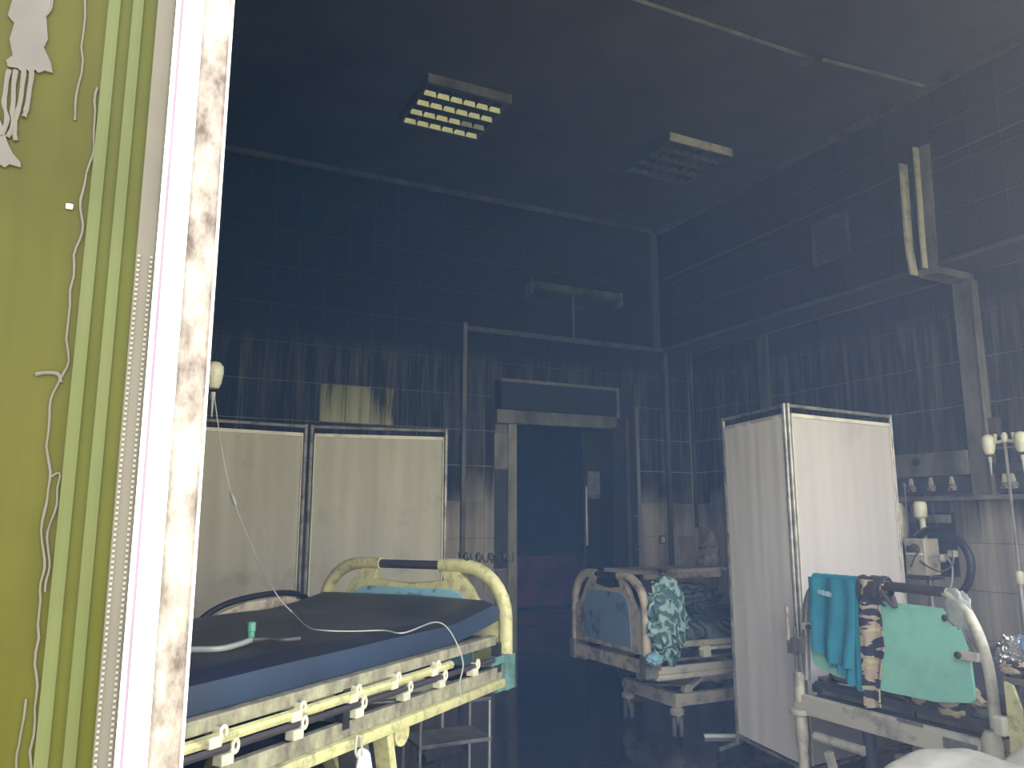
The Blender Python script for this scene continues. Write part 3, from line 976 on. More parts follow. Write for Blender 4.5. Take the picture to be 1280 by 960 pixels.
def side_frame(t, w, L, zf, zd, m_rail, m_low, m_dark, clamps=True):
    """zf: top of the lower rail, zd: top of deck frame"""
    for s, y in ((-1, 0.0), (1, w)):
        yo = s * .0
        bm = nb(); bar(bm, (-.05, y, zf - .022), (-L, y, zf - .022), .026, .044, bev=.004)
        lr = obj('lower_rail', bm, M['yellow_d'] if m_low is M['yellow'] else m_low, t)
        bm = nb(); bar(bm, (-.05, y + s * .004, zf - .062), (-L, y + s * .004, zf - .062), .05, .036, bev=.012)
        obj('rail_tube', bm, m_low, t, True)
        bm = nb(); bar(bm, (-.10, y * .985 + .007, zd - .018), (-L + .1, y * .985 + .007, zd - .018), .04, .036, bev=.006)
        obj('deck_rail', bm, m_rail, t)
        bm = nb()
        yy = y + s * .02
        tube(bm, [(-.46, yy, zd - .052), (-L + .1, yy, zd - .052)], .014, 8)
        obj('accessory_rail', bm, M['yellow'] if m_low is M['yellow'] else m_rail, t, True)
        bm = nb()
        tube(bm, [(-.14, yy, zf + .035), (-L + .15, yy, zf + .045)], .010, 6)
        obj('dark_rod', bm, m_dark, t, True)
        if clamps:
            for row, xs_, zz in ((0, [-.55, -.784, -.984, -1.22, -1.49, -1.75], zd - .052), (1, [-.273, -.503, -.716, -.956, -1.212, -1.451, -1.70], zf + .022)):
                for x in xs_:
                    if x < -L + .1: continue
                    x -= .022
                    bm = nb(); box(bm, x - .030, x + .008, yy - .016, yy + .016, zz - .016, zz + .010, .004)
                    box(bm, x + .002, x + .010, yy - .012, yy + .014, zz - .012, zz + .026, .002)
                    cl = obj('clamp', bm, M['cream_l'] if m_low is M['yellow'] else m_rail, t)
                    bm = nb()
                    cpt = Vector((x + .016, yy + s * .008, zz + .012 + .008 * row))
                    tube(bm, [cpt + Vector((.009 * cos(a), 0, .014 * sin(a))) for a in [2 * pi * k / 12 for k in range(12)]], .0055, 6, closed=True)
                    obj('ring', bm, M['cream_l'] if m_low is M['yellow'] else m_rail, cl, True)
    for x in (-.08, -L * .5, -L + .05):
        bm = nb()
        bar(bm, (x, .01, zf - .04), (x, w - .01, zf - .04), .06, .05)
        bar(bm, (x, .01, zd - .03), (x, w - .01, zd - .03), .05, .03)
        for y in (.0, w): bar(bm, (x, y, zf - .02), (x, y, zd - .03), .03, .03, (1, 0, 0))
        obj('cross_member', bm, m_dark if m_dark is not M['grip'] else M['black'], t)
    for k in range(4):
        x1 = -.12 - k * (L - .2) / 4; x2 = x1 - (L - .2) / 4 + .03
        bm = nb(); box(bm, x2, x1, .05, w - .05, zd - .012, zd - .002, .003)
        obj('deck_section', bm, M['gas_d'], t)

def mattress(bmx, w, L, z0, z1, crown=.02, sagx=None, x0=-.03, y0=.02, r=.035, bulge=.0, dz=None):
    """rounded box shell with soft top"""
    nx, ny = 44, 20
    def top(i, j):
        u, v = i / nx, j / ny
        x = x0 - u * L; y = y0 + v * (w - 2 * y0)
        e = min(1, min(u, 1 - u) * L / r) ; f = min(1, min(v, 1 - v) * (w - 2 * y0) / r)
        z = z1 - r * (1 - math.sqrt(max(0, 1 - (1 - e) ** 2))) - r * (1 - math.sqrt(max(0, 1 - (1 - f) ** 2)))
        z += crown * (sin(pi * v)) + .006 * N3((x * 2.2, y * 3, z1), 1)
        if dz: z += dz(x, y)
        return Vector((x, y, z))
    T = [[bmx.verts.new(top(i, j)) for j in range(ny + 1)] for i in range(nx + 1)]
    def low(i, j, z):
        p = top(i, j); return Vector((p.x, p.y, z + (dz(p.x, p.y) if dz else 0)))
    for i in range(nx):
        for j in range(ny): bmx.faces.new((T[i][j], T[i + 1][j], T[i + 1][j + 1], T[i][j + 1]))
    loop = [(i, 0) for i in range(nx)] + [(nx, j) for j in range(ny)] + [(i, ny) for i in range(nx, 0, -1)] + [(0, j) for j in range(ny, 0, -1)]
    mid = [bmx.verts.new(low(i, j, lerp(z0, z1 - r, .5)) + (Vector((top(i, j).x - (x0 - L / 2), (top(i, j).y - w / 2), 0)).normalized() * .008)) for i, j in loop]
    lowv = [bmx.verts.new(low(i, j, z0)) for i, j in loop]
    n = len(loop)
    for k in range(n):
        a, b = loop[k], loop[(k + 1) % n]
        bmx.faces.new((T[a[0]][a[1]], mid[k], mid[(k + 1) % n], T[b[0]][b[1]]))
        bmx.faces.new((mid[k], lowv[k], lowv[(k + 1) % n], mid[(k + 1) % n]))
    bmx.faces.new(lowv)
    return bmx

# --- bed A: yellowed bed with the bare navy mattress
aA = radians(26.34 + 26.5)
uA = Vector((sin(aA), cos(aA), 0))
NA = Vector((1.4274, 2.9421, 0))
rzA = math.atan2(uA.y, uA.x)
bA = thing('hospital_bed', 'heat-yellowed hospital bed carrying a bare navy mattress', 'bed', NA, rzA)
plastic_board(bA, .93, .73, 1.185, M['yellow'], M['blue'], M['grip'])
side_frame(bA, .93, 2.05, .785, .905, M['yellow_d'], M['yellow'], M['grip'])
bed_base(bA, .93, .785, -.50, -1.65, M['yellow'])
for y in (-.0, .93):
    bm = nb(); s = -1 if y == 0 else 1
    box(bm, -.045, .03, y - .03 if s < 0 else y - .02, y + .02 if s < 0 else y + .03, .69, .825, .008)
    box(bm, -.15, -.04, y - .02, y + .02, .795, .825, .004)
    box(bm, -.10, -.04, y - .015, y + .015, .69, .715, .003)
    cb = obj('corner_bumper', bm, M['teal_p'], bA)
    bm = nb(); lathe(bm, [(.012, 0), (.014, .012), (.008, .02)], 10, Matrix.Translation((.03, y + s * .0, .745)) @ Matrix.Rotation(pi / 2, 4, 'Y')); obj('bumper_bolt', bm, M['cream'], cb)
# folded side rail behind the mattress
bm = nb()
pts = smoothpath([(-.03, .985, .93), (-.06, .985, 1.0), (-.20, .985, 1.035), (-.45, .985, 1.03), (-.62, .985, .99), (-.74, .985, .90)], 6)
tube(bm, pts, .013, 8)
obj('side_rail', bm, M['black'], bA, True)
bm = nb()
prism(bm, [(-.05, .92), (-.08, .99), (-.20, 1.02), (-.44, 1.015), (-.60, .98), (-.72, .90)], .975, .995, Matrix(((1, 0, 0, 0), (0, 0, 1, 0), (0, 1, 0, 0), (0, 0, 0, 1))))
obj('side_rail_panel', bm, M['board_c'], bA)
# yellow lever and post beneath
bm = nb(); bar(bm, (-.80, .02, .70), (-.70, .02, .30), .03, .06, (0, 1, 0), .004); bar(bm, (-.84, .03, .715), (-.50, .06, .70), .09, .02, bev=.003)
lathe(bm, [(.04, -.02), (.04, .02)], 14, Matrix.Translation((-.72, .02, .685)) @ Matrix.Rotation(pi / 2, 4, 'X'))
obj('lever_arm', bm, M['yellow'], bA)
bm = nb(); bar(bm, (-.90, .06, .70), (-.80, .06, .30), .03, .10, (0, 1, 0), .004); obj('dark_strut', bm, M['gas'], bA)

def dzA(x, y):
    return .05 * max(0, (x + .42) / .42) ** 1.3 - .02 * math.exp(-((x + 1.35) ** 2) / .2 - ((y - .45) ** 2) / .05)
bm = nb(); mattress(bm, .93, 1.92, .908, .992, .010, x0=-.035, y0=.015, r=.016, dz=dzA)
mt = obj('mattress', bm, M['mattress'], None, True)
mt.location = NA; mt.rotation_euler = (0, 0, rzA)
tag(mt, 'bare navy vinyl mattress lying on the yellowed bed', 'mattress')
me = mt.data; me.materials.append(M['mattress_s'])
for p in me.polygons:
    c = p.center
    if abs(p.normal.z) < .75 and c.y < .06: p.material_index = 1

def worldA(x, y, z): 
    v = Vector((-uA.y, uA.x, 0))
    return NA + uA * x + v * y + Vector((0, 0, z))
# hose with the green connector
t = thing('breathing_hose', 'clear hose with green connector lying on the navy mattress', 'hose', worldA(-1.3, .42, .99))
M0 = Matrix.Translation(-worldA(-1.3, .42, .99))
zt_ = lambda x, y: .985 + .012 * sin(pi * (y - .015) / .9) + dzA(x, y)
hp = [P(x, y, 2, z) for x, y, z in ((200, 812, 1.012), (240, 812, 1.012), (275, 811, 1.012), (300, 805, 1.012), (313, 800, 1.014))]
bm = nb(); tube(bm, smoothpath(hp, 6), .008, 8); obj('tube', bm, M['clear'], t, True, M0)
hp = [P(x, y, 2, 1.010) for x, y in ((313, 800), (335, 799), (355, 800), (375, 798))]
bm = nb(); tube(bm, smoothpath(hp, 6), .006, 8); obj('branch_tube', bm, M['wire_d'], t, True, M0)
g = P(313, 803, 2, 1.0)
bm = nb(); lathe(bm, [(.008, 0), (.011, .004), (.011, .03), (.013, .032), (.013, .055), (.009, .058)], 12, Matrix.Translation(g)); obj('connector', bm, M['connector'], t, True, M0)

# pale wire looping from the drip stand over the mattress
t = thing('infusion_line', 'thin pale line draped from the drip stand over the mattress', 'tube', worldA(-.6, .0, .9))
M0 = Matrix.Translation(-worldA(-.6, .0, .9))
ln = []
ST = Vector((.335, 3.05, 0))       # line hangs from the stand
a0 = P(268, 496, 1, 3.43); a1 = P(277, 560, 1, 3.40); a2 = P(290, 620, 1, 3.35); a3 = P(318, 690, 1, 3.2); a4 = P(345, 742, 1, 2.95)
ln = [a0, a1, a2, a3, a4] + [P(x, y, 2, 1.015) for x, y in ((368, 768), (385, 784), (405, 788))] + [P(x, y, 2, 1.008) for x, y in ((440, 789), (480, 788))] + [P(505, 791, 2, 1.006)]
e0 = worldA(-.50, .02, .998); e1 = worldA(-.45, -.012, .96); e2 = worldA(-.42, -.045, .86); e3 = worldA(-.45, -.05, .79); e4 = worldA(-.43, -.045, .74)
ln += [e0, e1, e2, e3, e4]
bm = nb(); tube(bm, smoothpath(ln, 6), .0022, 5); obj('line', bm, M['wire'], t, True, M0)
bm = nb(); lathe(bm, [(.002, 0), (.007, .01), (.008, .04), (.005, .06), (.002, .07)], 10, at(rot_to(a2 - a3), a2.lerp(a3, .18))); obj('drip_chamber', bm, M['wire'], t, True, M0)

# paper tag under the bed
bm = nb()
q = worldA(-.99, -.05, .70)
sheet(bm, lambda u, v: Vector(((u - .5) * (.035 + .125 * (1 - v)) , .012 * sin(u * 5), -.22 + v * .21 + .02 * sin(u * 3))), 10, 10, .002)
o = obj('paper_tag', bm, M['paper'], None, True); o.location = q; o.rotation_euler = (0, 0, rzA)
tag(o, 'crumpled white paper tag hanging below the yellowed bed rail', 'tag')
bm = nb(); tube(bm, smoothpath([(-.02, 0, -.01), (-.035, 0, .01), (-.03, 0, .05), (0, .01, .03), (.0, 0, -.01)], 5), .004, 6); obj('hook', bm, M['cream'], o, True)
bm = nb()
for k in range(6):
    box(bm, -.03 + .002 * k, .045, -.006, -.003, -.17 + k * .02, -.166 + k * .02)
obj('ruled_lines', bm, M['gas'], o)

# charred coil on the board top
t = thing('charred_coil', 'charred springy coil hanging over the yellowed board corner', 'wire', worldA(.0, .12, 1.185))
bm = nb(); pts = []
for k in range(150):
    a = k * .55
    pts.append((-.0 + .012 * sin(a * .31), .10 - k * .0017 + .008 * sin(a), .012 + .015 * cos(a) + .006 * sin(k * .9)))
tube(bm, pts, .0028, 5)
o = obj('coil', bm, M['black'], t, True); o.rotation_euler = (0, 0, rzA)

# --- bed C: scorched bed at the back
bC = thing('hospital_bed', 'scorched hospital bed with dull blue end panel by the doorway', 'bed', (2.95, 4.94, 0), pi)
plastic_board(bC, .84, .53, 1.015, M['board_c'], M['blue_d'], M['black'])
side_frame(bC, .84, 2.0, .46, .60, M['cream'], M['cream'], M['gas'], clamps=False)
bed_base(bC, .84, .46, -.33, -1.6, M['cream'], -.62)
for y in (0, .84):
    bm = nb(); box(bm, -.06, .035, y - .035, y + .035, .40, .53, .008); obj('corner_bumper', bm, M['gas'], bC)
    bm = nb(); s = -1 if y == 0 else 1
    bar(bm, (-.38, y + s * .03, .55), (-1.5, y + s * .03, .55), .02, .018, bev=.003); box(bm, -.46, -.40, y + s * .03 - .02, y + s * .03 + .02, .50, .57, .004)
    obj('folded_side_rail', bm, M['cream_l'], bC)
bm = nb(); box(bm, -.01, .022, .02, .82, .42, .50, .005); obj('end_crossbar', bm, M['board_c'], bC)
bm = nb(); box(bm, -.72, -.55, .62, .80, .33, .43, .015); obj('motor_box', bm, M['cream'], bC)
bm = nb(); bar(bm, (-.2, .50, .30), (-.36, .72, .31), .05, .012, bev=.003); obj('foot_pedal', bm, M['trunk'], bC)
def dzC(x, y): return .035 * N3((x * 5, y * 5, 0), 1, 3) + .02 * N3((x * 12, y * 12, 0), 1)
bm = nb(); mattress(bm, .84, 1.9, .60, .70, .02, x0=-.07, y0=.02, r=.05, dz=dzC)
o = obj('mattress', bm, M['sheet_d'], None, True); o.location = (2.95, 4.94, 0); o.rotation_euler = (0, 0, pi)
tag(o, 'mattress under dark rumpled patterned sheet on the scorched bed', 'mattress')
# heaped sheet hanging over the bed corner
def bundle(name, label, ctr, sx_, sy_, sz_, m, amp=.22, seed=0, cat='sheet', sub=4, fr=3.0):
    amp *= .55
    bm = nb()
    bmesh.ops.create_icosphere(bm, subdivisions=sub, radius=1)
    for v in bm.verts:
        d = v.co.normalized()
        w = Vector((N3(d, 1.3, seed), N3(d, 1.3, seed + 3), N3(d, 1.3, seed + 6))) * .5
        k = 1 + amp * (N3(d, fr * .5, seed) + .9 * (abs(sin((d.z * 1.3 + w.x) * fr * 1.6 + (d.x + w.y) * fr)) - .5) + .5 * (abs(N3(d + w, fr * 1.5, seed + 4)) * 2 - .3))
        v.co = Vector((d.x * sx_ * k, d.y * sy_ * k, d.z * sz_ * k))
    o = obj(name, bm, m, None, True); o.location = ctr
    return tag(o, label, cat)
q = P(834, 776, 1, 4.06)
bundle('crumpled_sheet', 'crumpled teal-green sheet spilling over the scorched bed corner', (q.x, 4.07, q.z), .138, .10, .235, M['bundle'], .34, 12, sub=5, fr=3.4)
q = P(862, 742, 1, 4.6)
bundle('crumpled_sheet', 'teal sheet heap in the middle of the scorched bed', (q.x, 4.6, .80), .24, .17, .10, M['sheet_d'], .45, 8, sub=4, fr=3.0)
q = P(818, 824, 1, 3.98)
bundle('plastic_wrap', 'small shiny pale blue wrap below the crumpled teal sheet', (q.x, 3.98, q.z), .050, .045, .042, M['foilblue'] if 'foilblue' in M else M['blue'], .5, 5, 'wrap', 3)

# overbed table behind the bed with a bag
t = thing('overbed_table', 'cream-edged overbed table standing behind the scorched bed', 'table', (4.05, 5.42, 0))
bm = nb(); box(bm, -.42, .55, -.20, .20, .925, .96, .008); box(bm, -.30, .48, -.215, -.19, .885, .925, .005); obj('tabletop', bm, M['board_c'], t)
bm = nb(); bar(bm, (.45, .05, .08), (.45, .05, .925), .06, .05, (1, 0, 0), .006); obj('column', bm, M['cream'], t)
bm = nb(); bar(bm, (-.35, .05, .06), (.5, .05, .06), .05, .04, bev=.005); bar(bm, (.45, -.18, .06), (.45, .19, .06), .05, .04, bev=.005); obj('foot_frame', bm, M['cream'], t)
for x, y in ((-.33, .05), (.45, -.16), (.45, .17)):
    bm = nb(); lathe(bm, [(.012, -.012), (.022, -.01), (.022, .01), (.012, .012)], 12, Matrix.Translation((x, y, .022)) @ Matrix.Rotation(pi / 2, 4, 'X')); obj('caster', bm, M['black'], t, True)
q = P(886, 690, 1, 5.40)
bm = nb()
lathe(bm, [(.085, 0), (.10, .03), (.098, .09), (.085, .16), (.06, .22), (.035, .27), (.026, .30)], 24)
for v in bm.verts:
    v.co.x = v.co.x * (1 + .25 * N3(v.co, 12)) + v.co.z * .22; v.co.y *= (1 + .3 * N3(v.co, 10, 3))
o = obj('tied_bag', bm, M['pinkgrey'], None, True); o.location = (q.x - .03, 5.40, .96)
tag(o, 'pinkish-grey tied bag slumped on the overbed table', 'bag')
bm = nb(); tube(bm, [Vector((.083 * cos(a) + .035, .075 * sin(a), .165 + .015 * cos(a))) for a in [2 * pi * k / 20 for k in range(20)]], .007, 6, closed=True); obj('tie_band', bm, M['black'], o, True)
bm = nb(); tube(bm, smoothpath([(.065, 0, .295), (.03, -.01, .315), (-.02, -.02, .335), (-.055, -.02, .355)], 5), .003, 6)
lathe(bm, [(.003, 0), (.009, .005), (.009, .012), (.003, .016)], 10, Matrix.Translation((-.06, -.02, .35))); obj('tie_end', bm, M['wire'], o, True)

# fallen strip on the floor
a, b = P(880, 919, 2, .012), P(938, 919, 2, .012)
bm = nb(); bar(bm, Vector((0, 0, 0)), b - a, .03, .02, bev=.003); o = obj('fallen_strip', bm, M['white']); o.location = a + Vector((0, 0, -.002))
tag(o, 'short white plastic strip lying on the wet floor', 'strip')

# --- bed B: near right bed with the mint panel
W_B = .93
bB = thing('hospital_bed', 'grey-cream hospital bed with mint green end panel at the pale screen', 'bed', (3.0, 2.90, 0), pi)
XBb = 3.0
def yb(Y): return 2.90 - Y
def arcB(pairs): return [(0, yb(Y), z) for Y, z in pairs]
bm = nb(); tube(bm, smoothpath(arcB([(2.885, .60), (2.872, .78), (2.862, .91), (2.83, 1.00), (2.77, 1.055), (2.68, 1.073), (2.40, 1.072)]), 5), .019, 10)
fB = obj('end_arch', bm, M['steel'], bB, True)
bm = nb(); tube(bm, smoothpath(arcB([(2.13, 1.062), (2.07, 1.03), (2.02, .95), (1.99, .86), (1.975, .75), (1.972, .58)]), 5), .021, 10)
fB2 = obj('end_arch', bm, M['cream'], bB, True)
bm = nb(); tube(bm, arcB([(2.72, 1.073), (2.12, 1.064)]), .021, 10); obj('grip_bar', bm, M['grip'], fB, True)
go = [(2.80, 1.02), (2.815, .93), (2.835, .84), (2.835, .70), (2.82, .675), (2.70, .648), (2.43, .628), (2.20, .632), (2.055, .655), (2.040, .668), (2.036, .69), (2.040, .82), (2.055, .89), (2.088, 1.0), (2.44, 1.0), (2.46, 1.02)]
bm = nb(); prism(bm, [(yb(a), b) for a, b in go], .000, .014, MYZ, .003); obj('end_panel', bm, M['green'], bB)
for (Y, z, dY) in ((1.995, .832, .085), (2.865, .85, -.055)):
    bm = nb(); box(bm, .0, .035, *sorted((yb(Y), yb(Y + dY))), z - .017, z + .017, .005); br = obj('panel_bracket', bm, M['cream'], bB)
    bm = nb(); lathe(bm, [(.012, 0), (.014, .01), (.010, .016)], 12, at(Matrix.Rotation(pi / 2, 4, 'Y'), (.034, yb(Y + dY * .9), z))); obj('bracket_knob', bm, M['black'], br)
bm = nb(); lathe(bm, [(.010, 0), (.013, .01), (.008, .016)], 12, at(Matrix.Rotation(pi / 2, 4, 'Y'), (.014, yb(2.125), .965))); obj('panel_knob', bm, M['black'], bB)
bm = nb(); tube(bm, smoothpath(arcB([(2.12, 1.055), (2.09, 1.0), (2.055, .90), (2.015, .84)]), 5), .012, 8); obj('inner_strut', bm, M['steel'], bB, True)
bm = nb(); bar(bm, (.03, -.03, .492), (.03, W_B + .03, .492), .035, .088, bev=.006); cb = obj('end_crossbar', bm, M['cream'], bB)
bm = nb(); box(bm, .048, .052, .74, .88, .475, .515, .001); obj('rating_plate', bm, M['gas'], cb)
bm = nb(); box(bm, .048, .054, .54, .66, .53, .545, .002); obj('edge_clip', bm, M['steel'], cb)
# left corner post with bumper disc
bm = nb(); lathe(bm, [(.022, .50), (.024, .52), (.024, .62), (.019, .635)], 14, Matrix.Translation((.035, 0, 0))); lathe(bm, [(.024, .44), (.05, .445), (.052, .46), (.046, .468), (.02, .47)], 18, Matrix.Translation((.035, 0, 0)))
lathe(bm, [(.026, .30), (.028, .33), (.028, .43), (.02, .45)], 14, Matrix.Translation((.035, 0, 0))); lathe(bm, [(.02, .19), (.024, .2), (.022, .32)], 12, Matrix.Translation((.035, 0, 0)))
obj('corner_post', bm, M['cream'], bB, True)
bm = nb(); tube(bm, [(.03, -.012, .60), (.03, -.012, .84)], .008, 8); tube(bm, [(.03, .014, .60), (.03, .014, .76)], .008, 8); box(bm, .01, .05, -.025, .03, .72, .79, .004); box(bm, .01, .05, -.05, -.022, .715, .775, .006)
obj('drip_pole_socket', bm, M['steel'], bB, True)
bm = nb(); tube(bm, [(.03, -.055, .76), (.03, -.055, .93)], .009, 8); obj('socket_tube', bm, M['cream'], bB, True)
bm = nb(); lathe(bm, [(.030, .42), (.036, .435), (.038, .54), (.032, .56), (.022, .575)], 16, Matrix.Translation((.035, W_B, 0))); obj('corner_cap', bm, M['cream'], bB, True)
# rails, deck, base
side_frame(bB, W_B, 1.92, .535, .60, M['trunk'], M['cream'], M['navy'], clamps=False)
bed_base(bB, W_B, .50, -.40, -1.55, M['cream'])
for (Y, m, w0, w1, zz0) in ((2.60, M['navy'], .030, .022, .0), ):
    bm = nb(); lathe(bm, [(w1, zz0 + .02), (w0 * .85, .30), (w0, .43), (w0 * 1.1, .445)], 14, Matrix.Translation((-.06, yb(Y), 0))); obj('support_leg', bm, m, bB, True)
bm = nb(); tube(bm, [(-.02, .03, .345), (-.02, .30, .345)], .022, 10); obj('cross_tube', bm, M['cream'], bB, True)
bm = nb(); bar(bm, (-.08, .45, .45), (-.08, .45, .10), .045, .045); obj('support_leg', bm, M['trunk'], bB)
bm = nb(); bar(bm, (.0, .12, .30), (-.05, .15, .05), .03, .03, (1, 0, 0)); obj('support_leg', bm, M['cream'], bB)
bm = nb(); bar(bm, (-.05, .40, .28), (-.05, .33, .14), .02, .03, (1, 0, 0)); obj('brace', bm, M['cream_l'], bB)
bm = nb(); tube(bm, smoothpath([(-.02, .45, .30), (-.02, .54, .25), (-.02, .64, .27), (-.02, .75, .33)], 5), .014, 8); obj('looped_tube', bm, M['cream'], bB, True)
bm = nb(); tube(bm, [(-.10, .10, .625), (-.10, .86, .60)], .022, 8); box(bm, -.125, -.075, .62, .66, .57, .63, .004); obj('bolster_tube', bm, M['steel'], bB, True)

bm = nb(); mattress(bm, W_B, 1.75, .60, .66, .015, x0=-.14, y0=.03, r=.03)
o = obj('mattress', bm, M['mattress'], None, True); o.location = (3.0, 2.90, 0); o.rotation_euler = (0, 0, pi)
tag(o, 'dark mattress behind the mint green panel of the near right bed', 'mattress')

# teal scrub top over the bar
t = thing('scrub_top', 'teal cotton scrub top hung over the mint-panelled bed end', 'clothing', (3.0 - .03, 2.66, 1.09))
M0 = Matrix.Translation((-(3.0 - .03), -2.66, -1.09))
def fold(u, v, k, s): return .009 * sin(u * k + v * 1.4 + s) * (.25 + v) + .006 * N3((u * 4, v * 3, s), 1)
def back(u, v):
    Y = lerp(2.715 - .012 * v, 2.524 + .02 * v, u)
    zb = lerp(.685, .60, u) + .008 * sin(u * 9)
    z = lerp(1.090, zb, v)
    return Vector((XBb - .026 - fold(u, v, 20, 1), Y, z))
bm = nb(); sheet(bm, back, 26, 30, .004)
def drape(bm2, ya_, yb_, s):
    pts = []
    def f(u, v):
        a = v * pi
        return Vector((XBb - .003 - .026 * cos(a) + 0, lerp(ya_, yb_, u), 1.073 + .026 * sin(a) + .001 * sin(u * 30 + s)))
    sheet(bm2, f, 16, 8, .004)
drape(bm, 2.79, 2.524, 0)
def rear(u, v):
    return Vector((XBb + .028 + .004 * sin(u * 15), lerp(2.785, 2.53, u), lerp(1.07, .80, v)))
sheet(bm, rear, 10, 8, .004)
obj('rear_layer', bm, M['teal'], t, True, M0)
def front(u, v):
    Y = lerp(2.79 - .005 * v, 2.527 + .045 * v * v, u)
    zb = .745 - .045 * min(1, u * 1.6) + (.02 * max(0, u - .6)) + .006 * sin(u * 12)
    z = lerp(1.086, zb, v)
    return Vector((XBb - .046 - 1.15 * fold(u, v, 15, 0) - .008 * math.exp(-((u - .55 - .12 * v) ** 2) / .004) * v, Y, z))
bm = nb(); sheet(bm, front, 34, 30, .004)
obj('front_layer', bm, M['teal'], t, True, M0)
# faint white print on the chest: an illegible word of eight strokes in a soft outline
bm = nb()
yy, zz = 2.722, 1.022
xoff = XBb - .061
for k, (hh, ww) in enumerate(((.019, .005), (.019, .005), (.021, .006), (.024, .007), (.019, .004), (.023, .007), (.024, .006), (.018, .004))):
    y = yy - k * .0102
    z = zz - k * .0013
    box(bm, xoff - .001, xoff + .001, y - ww / 2, y + ww / 2, z - hh / 2, z + hh / 2)
    box(bm, xoff - .001, xoff + .001, y - .005, y + .003, z + (hh / 2 - .003) * (1 if k % 2 else -1) - .0018, z + (hh / 2 - .003) * (1 if k % 2 else -1) + .0018)
obj('chest_print', bm, M['print'] if 'print' in M else plain('pale_blue_print', (.42, .62, .70), .8), t, M=M0)['label'] = 'small pale print on the chest'

# striped garment over the bar
def stripe(u, v):
    Y = lerp(2.512 + .012 * v, 2.408 + .03 * v + .01 * sin(v * 9), u)
    z = lerp(1.092, .545 + .02 * u, v)
    return Vector((XBb - .034 - .014 * sin(u * 5 + v * 2) - .008 * N3((u * 5, v * 8, 1), 1), Y, z))
bm = nb(); sheet(bm, stripe, 14, 44, .006)
def sd(u, v):
    a = v * pi
    return Vector((XBb - .003 - .031 * cos(a), lerp(2.515, 2.39, u), 1.07 + .030 * sin(a) + .003 * sin(u * 20)))
sheet(bm, sd, 10, 10, .006)
def sr(u, v): return Vector((XBb + .034, lerp(2.515, 2.395, u), lerp(1.065, .86, v)))
sheet(bm, sr, 8, 6, .005)
o = obj('striped_garment', bm, M['camo'], None, True)
tag(o, 'black and tan tiger-striped garment hanging beside the teal scrub top', 'clothing')
bm = nb()
def knot(u, v):
    a = v * 2 * pi
    r = .046 + .010 * N3((u * 6, cos(a), sin(a)), 1.4)
    return Vector((XBb - .004 + r * cos(a), lerp(2.522, 2.395, u), 1.046 + (r + .014) * sin(a)))
sheet(bm, knot, 12, 20, .003)
tube(bm, smoothpath([(XBb - .04, 2.40, 1.05), (XBb - .042, 2.36, 1.01), (XBb - .035, 2.335, .99), (XBb - .03, 2.35, 1.03)], 4), .010, 6)
obj('waistband', bm, M['navyc'] if 'navyc' in M else M['grip'], o, True)
q = (3.10, 2.27, .70)
bundle('striped_cloth', 'tan and black striped cloth lying below the mint green panel', (3.10, 2.25, .635), .06, .17, .075, M['camo'], .5, 6, 'cloth', 4)
# clear crumpled bag on the bar
bundle('clear_bag', 'crumpled greyish clear bag tied on the bed end arch', (3.0, 2.085, .995), .022, .055, .085, M['clear'], .35, 11, 'bag', 4)

# --- items on a small trolley at the right edge
t = thing('bedside_trolley', 'cream bedside trolley holding foil and a sky blue film', 'trolley', (3.1, 1.655, 0))
bm = nb(); box(bm, -.22, .24, -.2, .2, .775, .80, .005); obj('tray', bm, M['trunk'], t)
bm = nb(); box(bm, -.22, .24, -.2, .2, .30, .32, .005); obj('shelf', bm, M['trunk'], t)
for x in (-.20, .22):
    for y in (-.18, .18):
        bm = nb(); bar(bm, (x, y, .05), (x, y, .775), .035, .035, (1, 0, 0), .004); obj('post', bm, M['trunk'], t)
        bm = nb(); lathe(bm, [(.012, -.012), (.024, -.01), (.024, .01), (.012, .012)], 12, Matrix.Translation((x, y, .025)) @ Matrix.Rotation(pi / 2, 4, 'X')); obj('caster', bm, M['black'], t, True)
bm = nb(); prism(bm, [(0, .52), (.045, .56), (.052, .70), (.03, .775), (0, .785)], -.006, .006, Matrix(((1, 0, 0, -.235), (0, 0, 1, .165), (0, 1, 0, 0), (0, 0, 0, 1))) @ Matrix.Rotation(-.6, 4, 'Y') if False else Matrix(((0, 0, 1, -.236), (-1, 0, 0, .18), (0, 1, 0, 0), (0, 0, 0, 1)))); obj('side_plate', bm, M['yellow'], t)
bm = nb(); box(bm, -.27, -.225, .18, .22, .60, .665, .008); obj('clamp_block', bm, M['cream'], t)
bundle('foil_wrap', 'crinkled silver foil wrap heaped on the cream trolley', (2.975, 1.86, .865), .06, .048, .065, M['foil'], .5, 21, 'foil', 5, 4.5)
bundle('blue_film_pack', 'sky blue film pack beside the silver foil on the trolley', (3.0, 1.765, .885), .07, .068, .082, M['bluebag'], .25, 25, 'pack', 4, 3.0)
bundle('striped_cloth', 'small striped cloth in front of the foil wrap on trolley', (2.905, 1.80, .822), .03, .06, .028, M['camo'], .4, 33, 'cloth', 4)

